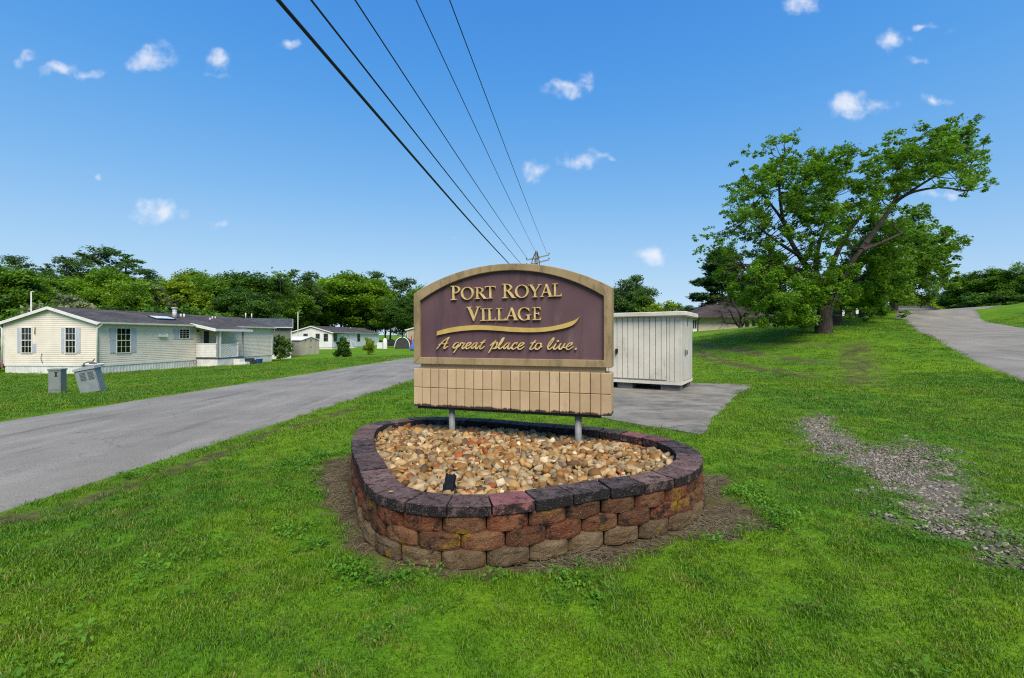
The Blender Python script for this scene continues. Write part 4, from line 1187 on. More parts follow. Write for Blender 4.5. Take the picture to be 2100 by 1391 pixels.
mb = MB(); mb.add([(-.15, -.12, 0), (.15, -.12, 0), (.15, .12, 0), (-.15, .12, 0), (-.19, -.15, .30), (.19, -.15, .30), (.19, .15, .30), (-.19, .15, .30)], [(0, 3, 2, 1), (0, 1, 5, 4), (1, 2, 6, 5), (2, 3, 7, 6), (3, 0, 4, 7)]); mb.build('tub', M_BLUE, bn)
mb = MB(); mb.box((-.2, -.16, .305), (.2, .16, .34)); mb.build('lid', M_BLUE, bn)

hz_ = thing('garden_hose', wpt(h1, lu(386), -.06, .12), 'thin dark hose looped against the skirting left of the porch', 'hose', None, RZ1)
mb = MB(); mb.tube([(.0, 0, 0), (.15, -.02, .25), (.35, 0, .28), (.4, -.02, .05), (.55, 0, .0), (.7, -.02, .22), (.95, 0, .26), (1.1, -.02, .0), (1.3, 0, -.1)], .014, 6); mb.build('coil', M_DARK, hz_)
mb = MB(); mb.tube([(1.3, 0, -.1), (1.4, 0, -.1)], .022, 8); mb.build('nozzle', M_GUT, hz_)

# ---- grey-green home behind it
c_ = on(597, 46.0); X2 = np.array((.90, .436)); L2 = 10.5
h2 = Home('mobile_home', (c_.x - X2[0] * L2, c_.y - X2[1] * L2, -.68), math.atan2(X2[1], X2[0]), L2, 5.2, .55, 3.12, 3.98, M_GRSID, M_ROOF2, 'grey-green mobile home with a dark roof behind the cream home', over=.2)
for px, hh in ((499, .55), (512, .5)):
    k = solve_u(px, (h2.o.location.x, h2.o.location.y), X2); pipe(h2, k, 2.5, hh, .05)

# ---- white home further along the road
c_ = on(681, 75.0)
h3 = Home('mobile_home', (c_.x, 75.0, -.62), RZ1, 19.2, 7.2, .40, 2.78, 3.80, M_WHSID, M_ROOF, 'long white mobile home far down the road behind the shed', over=.25)
C3 = (c_.x, 75.0); l3 = lambda px: solve_u(px, C3, E1); g3 = lambda px: solve_u(px, C3, G1)
def z3(py, Y): return EYE - (py - HZ) / F * Y + .62
M_WTRIM = simple('dark_sash', (.16, .17, .19), (.12, .12, .13), 5, .5)
for a, b, p, q in ((631, 623, 689, 685), (655.5, 648, 694, 685), (672.5, 664.5, 699.5, 685)):
    h3.window('gable', g3(a), g3(b), z3(p, 75), z3(q, 75), 1, 1, True, trim=M_WTRIM)
for a, b, p, q, Y in ((684, 690, 700, 685, 77), (732.5, 738, 700, 686, 84), (712, 716.5, 693, 687, 81)):
    h3.window('long', l3(a), l3(b), z3(p, Y), z3(q, Y), 1, 1, True, trim=M_WTRIM)
mb = MB(); h3.fbox(mb, 'long', l3(709.5), l3(719), .0, .05, .45, 2.4); dr = mb.build('door', M_WHITE, h3.o)
mb = MB(); h3.fbox(mb, 'long', l3(712), l3(716.5), .051, .07, .75, 1.35); mb.build('door_glass', M_DARK, dr)
mb = MB(); mb.box((-.2, -.9, 2.60), (2.6, -.35, 2.70)); mb.build('awning', M_DARK, h3.o)
pipe(h3, 12.5, 2.8, .2, .06)
st3 = thing('porch_steps', wpt(h3, l3(706), -.1, 0), 'white steps with handrails at the far white home', 'steps', None, RZ1)
for k in range(3):
    mb = MB(); mb.box((0, -1.2 + .3 * k, -.1), (1.8, -1.2 + .3 * (k + 1) - .004, .14 + .14 * k)); mb.build('step', M_WHITE, st3)
for x in (.02, 1.78):
    mb = MB(); mb.bar((x, -1.2, .2), (x, -1.2, 1.0), .05); mb.bar((x, -.2, .5), (x, -.2, 1.45), .05); mb.bar((x, -1.22, 1.0), (x, -.18, 1.45), .05); mb.build('handrail', M_WHITE, st3)

# ---- beige garden shed
c_ = on(618, 52.0)
sh = thing('garden_shed', (c_.x, c_.y, -.70), 'low beige metal garden shed with a white gabled roof', 'shed', None, math.atan2(.95, .3))
M_BEIGE = simple('shed_beige', (.42, .38, .30), (.36, .325, .255), 1.5, .6, .3)
w_, l_ = 2.9, 2.3
mb = MB(); mb.box((0, 0, 0), (w_, l_, 1.75)); mb.add([(0, 0, 1.751), (w_, 0, 1.751), (w_ / 2, 0, 2.1), (0, l_, 1.751), (w_, l_, 1.751), (w_ / 2, l_, 2.1)], [(0, 1, 2), (3, 5, 4)]); mb.build('wall', M_BEIGE, sh)
mb = MB(); mb.prism([(-.1, 1.72), (w_ / 2, 2.12), (w_ + .1, 1.72), (w_ + .1, 1.77), (w_ / 2, 2.18), (-.1, 1.77)], -.08, l_ + .1); mb.build('roof', M_WHITE, sh)
for x in (w_ / 2 - .02 - .65, w_ / 2 + .02):
    mb = MB(); mb.box((x, -.03, .08), (x + .63, -.002, 1.68)); d_ = mb.build('door', M_BEIGE, sh)
    mb = MB(); mb.box((x + (.50 if x < w_ / 2 - .3 else .06), -.05, .85), (x + (.55 if x < w_ / 2 - .3 else .11), -.031, 1.0)); mb.build('handle', M_DARK, d_)
for x in (.6, 1.4, 1.6, 2.3):
    mb = MB(); mb.box((x, -.034, 1.55), (x + .04, -.004, 1.85)); mb.build('hinge_strap', M_DARK, sh)

# ---- clutter down the road: white panel, upright white tank, dark car, domed shelter, play slide, tan home
def onb(px, Y): return on(px, Y)
c_ = on(779, 72); mb = MB(); mb.box((-.42, -.03, 0), (.42, .03, .95)); mb.box((-.44, -.05, .95), (.44, .05, 1.0)); mb.box((-.44, -.05, -.1), (-.38, .05, .951)); o = mb.build('fence_panel', M_WHITE, loc=c_); tag(o, 'short white fence panel beside the far white home', 'fence')
c_ = on(789.5, 66)
bt = thing('white_boat', c_, 'white rounded hull standing on end near the far white home', 'boat')
prof = [(.32, 0), (.34, .5), (.33, 1.0), (.27, 1.35), (.14, 1.52), (.02, 1.56)]
mb = MB(); vs, fs = [], []
for r_, z_ in prof:
    for k in range(14):
        t_ = math.pi * 2 * k / 14; vs.append((r_ * math.cos(t_), r_ * .7 * math.sin(t_), z_))
for i in range(len(prof) - 1):
    for k in range(14): fs.append((i * 14 + k, i * 14 + (k + 1) % 14, (i + 1) * 14 + (k + 1) % 14, (i + 1) * 14 + k))
mb.add(vs, fs, True); mb.build('hull', M_WHITE, bt)
mb = MB(); mb.tube([(.36 * math.cos(a_), .25 * math.sin(a_), .02) for a_ in np.linspace(0, 2 * math.pi, 15)], .03, 6, False); mb.build('rim', M_GUT, bt)

M_TYRE = simple('tyre', (.015, .015, .015), (.025, .025, .025), 8, .85, .2)
M_RIM = simple('wheel_rim', (.35, .36, .37), (.25, .25, .26), 8, .35, .5, metal=.8)
M_CGLASS = simple('car_glass', (.02, .024, .028), (.03, .034, .038), 2, .08, .5)
def car(loc, rz, paint, label, L=4.4, Wd=1.75):
    t = thing('parked_car', loc, label, 'car', 'parked cars', rz)
    pr = [(-L / 2, .35), (-L / 2, .78), (-L / 2 + .15, .88), (-L * .27, .95), (L * .16, .97), (L / 2 - .15, .80), (L / 2, .66), (L / 2, .32), (L * .40, .26), (-L * .40, .26)]
    mb = MB(); mb.prism(pr, -Wd / 2, Wd / 2); b_ = mb.build('body', paint, t); bv = b_.modifiers.new('bevel', 'BEVEL'); bv.width = .06; bv.segments = 3
    ca = [(-L * .36, .93), (-L * .26, 1.38), (L * .02, 1.42), (L * .21, .95)]
    mb = MB(); mb.prism(ca, -Wd / 2 + .12, Wd / 2 - .12); c2 = mb.build('cabin', M_CGLASS, t)
    mb = MB(); mb.prism([(-L * .27, 1.36), (-L * .255, 1.40), (L * .02, 1.44), (L * .035, 1.40)], -Wd / 2 + .11, Wd / 2 - .11); mb.build('roof', paint, c2)
    for x in (-L * .30, L * .31):
        for y in (-Wd / 2 + .08, Wd / 2 - .08):
            mb = MB(); mb.tube([(x, y - .1, .31), (x, y + .1, .31)], .31, 18); w_o = mb.build('wheel', M_TYRE, t)
            mb = MB(); mb.tube([(x, y - .105, .31), (x, y + .105, .31)], .2, 14); mb.build('rim', M_RIM, w_o)
    for y in (-Wd / 2 + .22, Wd / 2 - .22):
        mb = MB(); mb.box((L / 2 - .03, y - .16, .58), (L / 2 + .012, y + .16, .70)); mb.build('headlight', M_WHITE, t)
        mb = MB(); mb.box((-L / 2 - .012, y - .14, .62), (-L / 2 + .03, y + .14, .78)); mb.build('taillight', simple('tail_red', (.25, .01, .01), None, 4, .3), t)
    return t
car(on(803, 80), math.radians(8), simple('paint_black', (.015, .016, .018), (.02, .02, .024), 2, .25, .5), 'dark car parked far down the road beside the domed shelter')
M_REDP = simple('paint_red', (.30, .02, .025), (.22, .015, .02), 2, .25, .5)
cc = Vector((C1[0], C1[1], 0)) + Vector((G1[0], G1[1], 0)) * 7.95 + Vector((E1[0], E1[1], 0)) * 2.9
car((cc.x, cc.y, float(zt(cc.x, cc.y))), RZ1 + math.pi, M_REDP, 'red car parked beyond the corner of the cream home', 4.5)
c_ = on(825, 62)
ds = thing('domed_shelter', c_, 'dark domed shelter with a white arched rim on the far lawn', 'shelter', None, .05)
arc_ = [(1.0 * math.cos(a_), 1.55 * math.sin(a_) ** .8 if math.sin(a_) > 0 else 0) for a_ in np.linspace(0, math.pi, 17)]
mb = MB(); mb.prism(arc_, 0, 2.4); mb.build('cover', simple('shelter_dark', (.045, .047, .043), (.03, .032, .03), 3, .7), ds)
mb = MB(); mb.tube([(x * 1.03, -.03, z * 1.02) for x, z in arc_], .06, 8); mb.build('arch_rim', M_WHITE, ds)
c_ = on(852, 66)
h4 = Home('mobile_home', (c_.x - 1.0, c_.y + 1.0, float(c_.z)), RZ1, 12, 6, .4, 2.7, 3.5, simple('siding_tan', (.40, .33, .24), (.35, .29, .2), 1.5, .6), M_ROOF, 'tan mobile home peeping out behind the edge of the sign')
h4.o.location.x += 5.4
c_ = on(850, 57)
ps = thing('play_slide', c_, 'red and blue plastic play slide at the sign edge', 'slide')
M_PRED = simple('plastic_red', (.42, .055, .03), (.33, .04, .025), 3, .45); M_PBLU = simple('plastic_blue', (.04, .09, .32), (.03, .07, .26), 3, .45)
for x in (-.42, .10):
    mb = MB(); mb.tube([(x, .1, 0), (x, .1, 1.6), (x + .03, .1, 1.9)], .07, 8); mb.build('post', M_PRED, ps)
P = bez([(-.30, -1.3, .1), (-.26, -.9, .25), (-.18, -.4, .75), (-.12, 0, 1.15), (-.1, .3, 1.25)], 5)
mb = MB(); vs, fs = [], []
for p in P:
    for dx, dz in ((-.3, .16), (-.25, 0), (.25, 0), (.3, .16)): vs.append((p[0] + .25 + dx, p[1], p[2] + dz))
for i in range(len(P) - 1):
    for k in range(3): fs.append((i * 4 + k, i * 4 + k + 1, i * 4 + k + 5, i * 4 + k + 4))
mb.add(vs, fs, True); o = mb.build('chute', M_PBLU, ps); sm_ = o.modifiers.new('solid', 'SOLIDIFY'); sm_.thickness = .03
mb = MB(); mb.box((-.5, .12, 1.18), (.2, .7, 1.24)); mb.build('platform', M_PBLU, ps)

# ---- poles standing in the lawns
def light_pole(px, Y, top_py, label, r=.05):
    b = on(px, Y); zt_ = at(px, top_py, Y).z
    t = thing('light_pole', b, label, 'pole', 'slim poles behind the homes')
    H = zt_ - b.z
    mb = MB(); mb.tube([(0, 0, 0), (0, 0, H)], [r * 1.2, r * .8], 8); mb.build('shaft', M_GUT, t)
    mb = MB(); mb.tube([(0, 0, H - .05), (.12, 0, H + .0)], r * .5, 8); mb.box((.1, -.05, H - .03), (.22, .05, H + .04)); mb.build('lamp_arm', M_GUT, t)
light_pole(64, 36, 598, 'slim grey pole rising behind the gable of the cream home')
light_pole(611, 62, 640, 'slim white pole beside the grey-green home', .06)

# ---- white utility cabinet on concrete feet
CF = np.array((.85, -.527)); CF /= np.linalg.norm(CF)
cb = thing('utility_cabinet', (4.47, 12.0, .02), 'dirty white ribbed metal utility cabinet on concrete feet beside the sign', 'cabinet', None, math.atan2(CF[1], CF[0]))
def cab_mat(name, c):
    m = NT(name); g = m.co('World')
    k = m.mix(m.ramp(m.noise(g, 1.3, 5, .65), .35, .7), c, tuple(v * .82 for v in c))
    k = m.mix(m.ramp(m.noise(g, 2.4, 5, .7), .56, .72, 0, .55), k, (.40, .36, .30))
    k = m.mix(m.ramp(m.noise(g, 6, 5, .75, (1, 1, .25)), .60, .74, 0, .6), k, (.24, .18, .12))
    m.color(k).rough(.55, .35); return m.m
M_CAB = cab_mat('cabinet_paint', (.63, .575, .48)); M_CAB_SHADED = cab_mat('cabinet_paint_shaded', (.53, .49, .43))  # second copy of the same paint, greyed: side shade put into the colour
CL, CD, cz0, cz1 = 2.75, 1.5, .215, 2.02
mb = MB(); mb.box((-CL, .012, cz0 + .02), (-.001, CD, cz1)); mb.build('body', M_CAB_SHADED, cb)
edges = [-CL, -2.56, -2.37, -2.18, -1.99] + [solve_u(1240 + e / 4.092, (4.47, 12.0), CF) for e in (105, 150, 195, 240, 285, 330, 378, 428, 475, 520)]
for a, b in zip(edges[:-1], edges[1:]):
    if b - a < .03: continue
    mb = MB(); mb.prism([(a + .004, -.012), (a + .014, -.034), (b - .014, -.034), (b - .004, -.012)], 0, 1)
    vs = [(x, zz, cz0 + .10 + (cz1 - cz0 - .12) * yy) for x, yy, zz in mb.v]
    m2 = MB(); m2.add(vs, mb.f); m2.build('panel', M_CAB, cb)
for a, b in ((solve_u(1240 + 524 / 4.092, (4.47, 12), CF), solve_u(1240 + 545 / 4.092, (4.47, 12), CF)), (solve_u(1240 + 548 / 4.092, (4.47, 12), CF), solve_u(1240 + 585 / 4.092, (4.47, 12), CF)), (solve_u(1240 + 589 / 4.092, (4.47, 12), CF), -.03)):
    mb = MB(); mb.box((a, -.014, cz0 + .06), (b, .011, cz1 - .01)); mb.build('panel', M_CAB, cb)
mb = MB(); mb.box((-CL - .02, -.02, cz0 - .03), (.006, CD + .01, cz0 + .055)); mb.build('base_rail', M_CAB, cb)
mb = MB(); mb.box((-.028, -.02, cz0 + .056), (.008, .05, cz1)); mb.build('corner_trim', M_CAB, cb)
mb = MB(); mb.box((-CL - .12, -.17, cz1 + .002), (.14, CD + .14, cz1 + .115)); o = mb.build('roof', M_CAB, cb); bv = o.modifiers.new('bevel', 'BEVEL'); bv.width = .012
mb = MB(); mb.box((-CL - .1, -.15, cz1 - .012), (.12, CD + .12, cz1 + .001)); mb.build('roof_soffit', M_CAB_SHADED, cb)
M_BLOCKC = simple('concrete_foot', (.10, .10, .098), (.16, .155, .15), 7, .9, .2, .4, 50)
for x in (-.55, -1.75, -2.7):
    mb = MB(); mb.box((x, .06, -.02), (x + (.5 if x > -1 else .42), .4, cz0 - .045)); mb.build('foot', M_BLOCKC, cb)
    mb = MB(); mb.box((x, CD - .45, -.02), (x + .5, CD - .05, cz0 - .045)); mb.build('foot', M_BLOCKC, cb)
ux = solve_u(1240 + 110 / 4.092, (4.47, 12), CF)
mb = MB(); mb.box((ux - .05, -.07, 1.02), (ux + .02, -.035, 1.13)); mb.bar((ux - .02, -.085, .96), (ux - .02, -.085, 1.12), .025, .03); mb.build('latch', M_DARK, cb)
mb = MB(); mb.box((.001, .35, .95), (.03, .42, 1.12)); mb.bar((.045, .52, .98), (.045, .52, 1.1), .02, .03); mb.build('side_latch', simple('latch_blue', (.06, .12, .16), (.1, .09, .08), 30, .5), cb)
mb = MB(); mb.box((.001, .2, cz0 + .08), (.012, CD - .12, cz1 - .06)); mb.build('side_door', M_CAB_SHADED, cb)
mb = MB(); mb.box((.0125, .72, 1.76), (.02, .76, 1.96)); mb.build('side_label', M_DARK, cb)

# ---- two grey service boxes on the lawn across the road, and the hose bowl behind them
M_PED = simple('pedestal_grey', (.19, .215, .20), (.155, .175, .165), 5, .55, .3)
M_PED2 = simple('pedestal_blue_grey', (.22, .245, .255), (.18, .20, .21), 5, .55, .3)
b = on(118, 13.6)
t = thing('service_pedestal', b, 'narrow upright grey-green service pedestal on the lawn across the road', 'utility box', None, .28)
mb = MB(); mb.box((-.15, -.13, -.1), (.15, .13, .70)); mb.build('body', M_PED, t)
mb = MB(); mb.box((-.165, -.15, .701), (.165, .15, .745)); mb.build('cap', M_PED, t)
mb = MB(); mb.box((-.12, -.142, .13), (.135, -.131, .66)); mb.build('door', M_PED, t)
mb = MB(); mb.box((.02, -.147, .53), (.06, -.1425, .64)); mb.box((.0, -.148, .52), (.08, -.1425, .54)); mb.box((.0, -.148, .63), (.08, -.1425, .65)); mb.build('lock_plate', M_DARK, t)
b = on(193, 13.4)
t = thing('service_cabinet', b, 'wide leaning grey service cabinet with louvred vents on the lawn', 'utility box', None, .42)
t.rotation_euler = (.05, -.20, .42)
mb = MB(); mb.prism([(-.23, -.12), (.23, -.12), (.23, .70), (-.23, .70)], -.22, .22); mb.build('body', M_PED2, t)
mb = MB(); mb.add([(-.26, -.26, .70), (.26, -.26, .70), (.26, .24, .70), (-.26, .24, .70), (-.24, -.24, .76), (.24, -.24, .76), (.22, .2, .775), (-.22, .2, .775)], [(0, 3, 2, 1), (4, 5, 6, 7), (0, 1, 5, 4), (1, 2, 6, 5), (2, 3, 7, 6), (3, 0, 4, 7)]); mb.build('lid', M_PED2, t)
mb = MB(); mb.box((-.20, -.236, .03), (.21, -.222, .68)); d_ = mb.build('door', M_PED2, t)
for cx_ in (-.13, .05):
    for k in range(6):
        mb = MB(); mb.bar((cx_, -.242, .62 - k * .04), (cx_ + .13, -.242, .62 - k * .04), .012, .014); mb.build('louvre', simple('louvre', (.11, .125, .13), None, 6, .6) if k == 0 and cx_ < 0 else bpy.data.materials['louvre'], d_)
mb = MB(); mb.box((-.2, -.24, -.05), (.23, -.223, .025)); mb.build('torn_edge', M_DARK, t)
b = on(190, 21.5)
t = thing('hose_stand', b, 'white bowl-shaped hose stand with a coiled hose near the cream home corner', 'hose stand', None, .2)
mb = MB(); mb.box((-.16, -.12, -.05), (.16, .12, .42)); mb.box((-.40, .0, -.05), (-.36, .04, .5)); mb.build('post', M_GUT, t)
mb = MB(); vs, fs = [], []
for i, (r_, z_) in enumerate(((.14, .42), (.32, .50), (.44, .64), (.46, .66))):
    for k in range(16): vs.append((r_ * math.cos(k * math.pi / 8), r_ * .6 * math.sin(k * math.pi / 8), z_))
for i in range(3):
    for k in range(16): fs.append((i * 16 + k, i * 16 + (k + 1) % 16, (i + 1) * 16 + (k + 1) % 16, (i + 1) * 16 + k))
mb.add(vs, fs, True); o = mb.build('bowl', M_WHITE, t); q = o.modifiers.new('solid', 'SOLIDIFY'); q.thickness = .02
mb = MB()
for k in range(4): mb.tube([((.2 + .02 * k) * math.cos(a_), -.25 + .02 * k + .05 * math.sin(2 * a_), .60 + (.14 + .012 * k) * math.sin(a_)) for a_ in np.linspace(0, 2 * math.pi, 20)], .014, 6, False)
mb.build('hose', simple('hose_grey', (.10, .105, .11), None, 6, .6), t)
mb = MB(); mb.tube([(0, 0, .7), (.02, 0, .82), (.1, 0, .9)], .02, 6); mb.box((-.12, -.06, .66), (.14, .06, .70)); mb.build('tap', M_DARK, t)

# ------------------------------------------------------------------ low tan building on the rise, and the homes beyond the trees
M_TANW = simple('tan_stucco', (.50, .42, .32), (.44, .37, .28), 1.0, .8, .2)
M_DROOF = shingles('brown_shingles', (.045, .036, .034), (.065, .052, .05), (.085, .07, .068))
M_DTRIM = simple('dark_brown_trim', (.035, .028, .024), (.05, .04, .034), 3, .7)
def hip(mb, x0, x1, y0, y1, ze, zr, r0, r1, ym):
    mb.add([(x0, y0, ze), (x1, y0, ze), (x1, y1, ze), (x0, y1, ze), (r0, ym, zr), (r1, ym, zr)], [(0, 1, 5, 4), (1, 2, 5), (2, 3, 4, 5), (3, 0, 4), (0, 3, 2, 1)])
cx0 = (1429 - CX) / F * 61
tb = thing('community_building', (cx0, 61, 1.95), 'low tan building with a brown hip roof on the rise behind the cabinet', 'building', None, .03)
mb = MB(); mb.box((0, 0, -.3), (9.2, 9, 2.25)); mb.box((9.201, 1.2, -.3), (13.2, 8, 2.2)); mb.build('wall', M_TANW, tb)
mb = MB(); hip(mb, -.9, 9.9, -.9, 9.9, 2.12, 4.1, 3.6, 5.6, 4.5); hip(mb, 8.8, 14.0, .4, 8.8, 2.05, 3.1, 10.6, 12.2, 4.6); mb.build('roof', M_DROOF, tb)
mb = MB(); mb.box((-.92, -.92, 1.98), (9.92, -.80, 2.15)); mb.box((-.92, -.799, 1.98), (-.80, 9.9, 2.15)); mb.box((9.921, .38, 1.93), (14.02, .5, 2.08)); mb.build('fascia', M_DTRIM, tb)
bu = lambda px: (px - 1429) / F * 61
for a, b in ((1529.5, 1537.5), (1544.5, 1552)):
    mb = MB(); mb.box((bu(a), -.05, .35), (bu(b), -.002, 1.75)); w = mb.build('window', M_DTRIM, tb)
    mb = MB(); mb.box((bu(a) + .07, -.06, .42), (bu(b) - .07, -.051, 1.68)); mb.build('pane', M_CGLASS, w)
for px in (1560, 1570):
    mb = MB(); mb.box((bu(px) - .06, -.12 if px < 1565 else 1.05, -.2), (bu(px) + .06, -.003 if px < 1565 else 1.19, 2.05)); mb.build('downspout', M_DTRIM, tb)
mb = MB(); mb.box((-.62, -.1, -.1), (-.02, .0, 1.85)); mb.build('side_door', M_WHITE, tb)
for x in (-.55, -.28):
    mb = MB(); mb.box((x, -.13, .6), (x + .18, -.101, 1.7)); mb.build('door_pane', M_DARK, tb)
mb = MB(); mb.tube([(.1, -.7, 2.0), (.12, -.15, 1.7), (.12, -.06, -.1)], .05, 8); mb.build('drain_pipe', M_DTRIM, tb)

def far_home(px0, Y, rz, L, W, dz, sid, label, ze=2.7, zr=3.4, name='mobile_home'):
    c = on(px0, Y)
    return Home(name, (c.x, c.y, c.z + dz), rz, L, W, .35, ze, zr, sid, M_ROOF, label, over=.15, lap=.3)
M_FARW = simple('siding_far_white', (.60, .59, .56), (.52, .51, .49), 1.0, .7)
far_home(1588, 78, .10, 11, 5, -.6, M_TANW, 'pale tan low home beyond the tan building, half hidden by the maple', 2.6, 3.1)
far_home(1716, 80, .12, 3.4, 5, -.3, M_WHSID, 'small bluish-white home seen between the second and third trunk', 2.4, 2.9)
far_home(1748, 70, 1.35, 9, 3.2, -.2, M_FARW, 'cream gabled home showing behind the third trunk', 2.1, 3.0)
far_home(1796, 74, 1.35, 9, 3.6, -.2, M_FARW, 'white gabled home showing left of the fourth trunk', 2.1, 3.0)
hf = far_home(1838, 96, .02, 9.0, 5, -.2, M_FARW, 'long white home beyond the crest of the right-hand road', 2.75, 3.5)
for x in (.5, 1.8, 3.0, 4.6, 6.2, 7.6):
    hf.window('long', x, x + .5, 1.2, 2.2, 1, 1, False, dark=True)
# ------------------------------------------------------------------ utility pole and the lines running overhead
PY_ = 45.0
pb = on(1099, PY_)
M_WOOD = simple('pole_wood', (.26, .245, .23), (.17, .155, .145), 6, .85, .15, .4, 40, stretch=(6, 6, .4))
M_WIRE = simple('wire_black', (.012, .012, .014), (.018, .018, .02), 6, .6)
pole = thing('utility_pole', pb, 'grey wooden utility pole with crossarms rising behind the sign', 'utility pole')
ptop = at(1100, 514, PY_)
H = ptop.z - pb.z
mb = MB(); mb.tube([(0, 0, 0), (.03, 0, H * .9), (.04, 0, H - .35), (.05, 0, H)], [.2, .16, .15, .05], 12); mb.build('shaft', M_WOOD, pole)
def loc(px, py, dy=0.0): return at(px, py, PY_ + dy) - pb
for (a, b), dy in ((((1080, 533.5), (1126, 523)), -.17), (((1080, 544), (1126, 533)), -.17)):
    mb = MB(); mb.bar(loc(*a, dy), loc(*b, dy), .1, .11); arm = mb.build('crossarm', M_WOOD, pole)
    for q in (a, b):
        p = loc(*q, dy); mb = MB(); mb.tube([p + Vector((0, 0, .06)), p + Vector((0, 0, .14)), p + Vector((0, 0, .2))], [.03, .065, .04], 8); mb.build('insulator', M_DARK, arm)
mb = MB(); mb.bar(loc(1103, 531, -.2), loc(1113, 525.5, -.2), .03, .03); mb.bar(loc(1097, 534, -.2), loc(1088, 531.5, -.2), .03, .03); mb.build('brace', M_DARK, pole)
for pts in (((1099.5, 515), (1095, 525), (1091, 536), (1090, 548)), ((1101.5, 516), (1104, 527), (1106, 538), (1106.5, 550))):
    mb = MB(); mb.tube([loc(*p, -.2) for p in pts], .045, 6); mb.build('jumper_cable', M_WIRE, pole)
WIRES = [((570, 0), (1046, 543), .040, 'thickest black cable, lowest of the five overhead lines'), ((638, 0), (1068, 541), .021, 'second overhead line from the left, a medium black cable'),
         ((728, 0), (1081, 530), .016, 'middle overhead line ending at the left end of the crossarm'), ((853, 0), (1098, 516), .013, 'thin overhead line reaching the very top of the pole'), ((922, 0), (1122, 521), .013, 'rightmost thin overhead line ending at the right end of the crossarm')]
for k, (a, b, r, lab) in enumerate(WIRES):
    B = at(b[0], b[1], PY_ - .17)
    zA = B.z - (.75 if k < 2 else .6)
    YA = (zA - EYE) * F / (HZ - a[1])
    A = at(a[0], a[1], YA)
    d = A - B
    pts = []
    for t in np.linspace(0, 3.1, 60):
        p = B + d * t
        sag = -.30 * math.sin(min(t, 1.0) * math.pi) * .45
        p = p + Vector((0, 0, sag if t < 1 else 0)) + Vector((0, 0, .35 * max(0, t - 1) ** 2))
        pts.append(p)
    mb = MB(); mb.tube(pts, r, 8)
    o = mb.build('overhead_wire', M_WIRE)
    o.location = (0, 0, 0)
    tag(o, lab, 'wire', 'lines running overhead to the utility pole')

# ------------------------------------------------------------------ trees
def leaf_mesh(name, C, N, size, mat, sh, r, flat=.35, aspect=1.5):
    """leaves as small folded quads around centres C with mean up-normal bias; C (n,3); sh (n,) shade"""
    n = len(C)
    nrm = r.normal(0, 1, (n, 3)); nrm[:, 2] = np.abs(nrm[:, 2]) + flat * 2.2
    nrm /= np.linalg.norm(nrm, axis=1)[:, None]
    t = r.normal(0, 1, (n, 3)); t -= (t * nrm).sum(1)[:, None] * nrm; t /= np.linalg.norm(t, axis=1)[:, None]
    b = np.cross(nrm, t)
    s = size * r.uniform(.6, 1.35, n)[:, None]
    L = t * s * aspect * .5; Wd = b * s * .5
    dr = nrm * s * .22
    V = np.stack([C - L, C + Wd * .9 - dr, C + L - dr * .5, C - Wd * .9 - dr], 1).reshape(-1, 3)
    Q = np.arange(n * 4).reshape(n, 4)
    return np_mesh(name, V, Q, mat, False, {'shade': np.repeat(sh, 4)})
def clump_leaves(cl, r, per, flat=.55):
    """cl: array (x,y,z,rad,weight): leaves spread in lumpy flattened shells"""
    out, shd = [], []
    for (x, y, z, rad, w) in cl:
        n = max(6, int(per * w * rad * rad))
        # sub-twigs inside the clump
        m = max(3, int(n / 14))
        tw = r.normal(0, 1, (m, 3)); tw /= np.linalg.norm(tw, axis=1)[:, None]; tw *= (r.uniform(.25, 1.08, (m, 1))) ** .55
        k = r.integers(0, m, n)
        p = tw[k] + r.normal(0, .24, (n, 3))
        p = p * np.array([1, 1, flat]) * rad + np.array([x, y, z])
        out.append(p)
        s_ = r.uniform(0, 1) * .7 + r.uniform(0, .3, m)[k]
        shd.append(np.clip(s_, 0, 1))
    return np.vstack(out), np.concatenate(shd)
M_BARK = simple('bark', (.085, .070, .057), (.036, .030, .025), 5, .95, .1, .9, 14, stretch=(3, 3, .5))
M_BARKD = simple('bark_dark', (.05, .042, .036), (.03, .026, .022), 5, .95, .1, .8, 14, stretch=(3, 3, .5))
LEAF = {
 'maple': foliage('leaves_maple', (0.085, 0.189, 0.015), (0.132, 0.253, 0.018), (0.184, 0.310, 0.023), trans=.42),
 'mid': foliage('leaves_mid', (0.081, 0.172, 0.016), (0.120, 0.230, 0.021), (0.160, 0.275, 0.023), nscale=.25, trans=.4),
 'bright': foliage('leaves_bright', (0.120, 0.235, 0.016), (0.166, 0.292, 0.018), (0.230, 0.332, 0.023), nscale=.25, trans=.4),
 'dark': foliage('leaves_dark', (0.048, 0.113, 0.018), (0.075, 0.155, 0.023), (0.097, 0.184, 0.028), nscale=.25, trans=.35),
 'blue': foliage('leaves_bluegreen', (0.069, 0.132, 0.046), (0.097, 0.172, 0.055), (0.114, 0.195, 0.063), nscale=.25, trans=.35),  # bluish green; on the distant trees this tint stands in for haze
 'yellow': foliage('leaves_yellowgreen', (0.184, 0.269, 0.016), (0.230, 0.310, 0.021), (0.275, 0.344, 0.025), nscale=.25, trans=.4),
 'grey': foliage('leaves_greygreen', (0.172, 0.200, 0.114), (0.230, 0.253, 0.149), (0.263, 0.286, 0.195), nscale=.25),
 'pine': foliage('needles_pine', (0.032, 0.081, 0.028), (0.052, 0.114, 0.034), (0.063, 0.132, 0.039), trans=.2, nscale=.3)}

